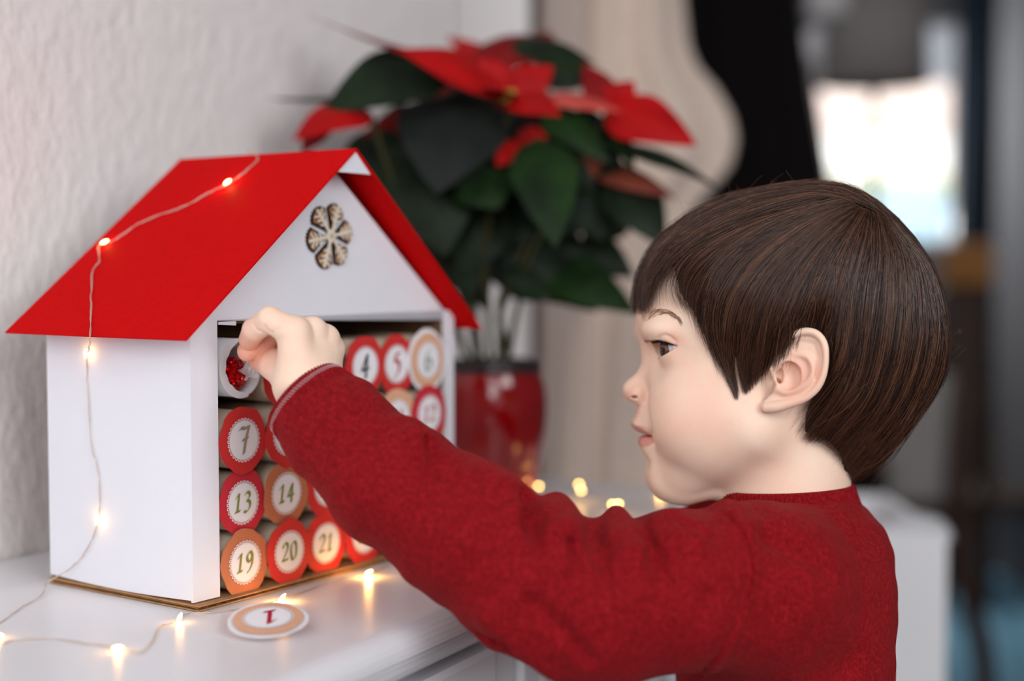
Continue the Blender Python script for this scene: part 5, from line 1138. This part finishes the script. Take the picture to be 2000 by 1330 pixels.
# ------------------------------------------------------------------ the boy: left hand
def fl(px, py, d): return L(px, py, d)
IDX = [fl(575, 650, 0.866), fl(527, 624, 0.870), fl(497, 644, 0.879), fl(488, 663, 0.888)]
MID = [fl(610, 646, 0.878), fl(548, 638, 0.897), fl(517, 669, 0.896), fl(484, 686, 0.894)]
RNG = [fl(636, 660, 0.886), fl(566, 650, 0.912), fl(538, 660, 0.918), fl(515, 668, 0.918)]
PNK = [fl(648, 682, 0.892), fl(592, 672, 0.916), fl(562, 678, 0.922), fl(535, 690, 0.922)]
THB = [fl(588, 770, 0.884), fl(562, 735, 0.884), fl(536, 712, 0.892), fl(508, 702, 0.905)]
WR = fl(612, 776, 0.874); WR2 = fl(628, 800, 0.873)
def hand_fn(P):
    d = cap(P, fl(584, 742, 0.866), IDX[0], mm(13.0), mm(10.2))
    d = smin(d, cap(P, fl(610, 750, 0.872), MID[0], mm(11), mm(8.4)), 0.006)
    d = smin(d, cap(P, fl(622, 752, 0.876), RNG[0], mm(10.5), mm(8.0)), 0.006)
    d = smin(d, cap(P, fl(632, 752, 0.880), PNK[0], mm(10), mm(7.8)), 0.006)
    d = smin(d, chain(P, [fl(606, 752, 0.872), WR, WR2], [mm(16), mm(17.5), mm(18.5)]), 0.012)
    d = smin(d, chain(P, [fl(586, 752, 0.872), WR], [mm(14), mm(17)]), 0.012)
    i_ = chain(P, IDX, [mm(9.2), mm(7.9), mm(7.4), mm(6.9)], 0.0016); m_ = chain(P, MID, [mm(8.4), mm(7.4), mm(7.0), mm(6.6)], 0.0016)
    r_ = chain(P, RNG, [mm(7.8), mm(6.6), mm(6.2), mm(5.6)], 0.0016); p_ = chain(P, PNK, [mm(7.2), mm(6.0), mm(5.6), mm(5.0)], 0.0016)
    f = np.minimum(np.minimum(i_, m_), np.minimum(r_, p_)); pm = d; d = smin(pm, f, 0.0035)
    t = chain(P, THB, [mm(12.5), mm(10.5), mm(9.6), mm(7.4)], 0.003); d = np.minimum(d, smin(pm, t, 0.0045))
    return d
CRE = [[np.array(hit(hand_fn, *p), np.float32) for p in pts] for pts in ([(517, 637), (523, 646), (531, 650)], [(496, 634), (501, 644), (510, 648)], [(531, 652), (535, 645), (545, 638)], [(541, 667), (546, 662), (552, 659)], [(532, 735), (528, 715)], [(515, 713), (522, 705)])]
def hand_final(P):
    d = hand_fn(P)
    for q, r in zip(CRE, (0.6, 0.6, 0.4, 0.4, 0.3, 0.3)): d = smax(d, -chain(P, q, [mm(r)]*len(q)), 0.0014)
    return d
a_ = np.min([p-0.02 for p in IDX+MID+RNG+PNK+THB+[WR, WR2]], axis=0); b_ = np.max([p+0.02 for p in IDX+MID+RNG+PNK+THB+[WR, WR2]], axis=0)
GV, GF = surface(hand_final, a_, b_, 0.0008)
# arm and trunk under the sweater, one continuous body with head and hand
def trunk_fn(P):
    d = chain(P, [WR, ARM[5], ARM[3]], [mm(18), mm(24), mm(28)], 0.01); d = smin(d, chain(P, [ARM[3], ARM[1], L(1500, 1120, 0.89)], [mm(28), mm(32), mm(38)], 0.01), 0.015)
    d = smin(d, ell(P, M(1540, 1300), (mm(55), mm(95), mm(85))), 0.03); d = smin(d, cap(P, M(1533, 1000), M(1530, 1100), mm(36), mm(52)), 0.03); return d
lo = L(570, 1400, 0.9); hi = L(1720, 985, 0.9)
TV, TF = surface(trunk_fn, (lo[0], lo[1]-0.02, 0.80), (hi[0]+0.03, L(600, 740, 0.9)[1], 1.06), 0.0035)
BV = np.concatenate([HV, GV, TV]); BF = np.concatenate([HF, GF+len(HV), TF+len(HV)+len(GV)])
body = obj('body', to_world(BV), BF, SKIN, boy, True)
lip_, warm_ = skin_attr(HV)
wh = np.zeros(len(GV))
for q, r, s in ((IDX[3], 0.016, 0.6), (IDX[2], 0.012, 0.3), (MID[3], 0.018, 0.75), (MID[2], 0.014, 0.6), (THB[3], 0.017, 0.65), (THB[2], 0.012, 0.4), (RNG[2], 0.014, 0.6), (PNK[2], 0.014, 0.6), (IDX[1], 0.009, 0.2)): wh += s*np.exp(-((GV-q)**2).sum(1)/(r*r)*1.6)
set_attr(body, 'lip', np.r_[lip_, np.zeros(len(GV)+len(TV))]); set_attr(body, 'warm', np.clip(np.r_[warm_, wh, np.zeros(len(TV))], 0, 1))
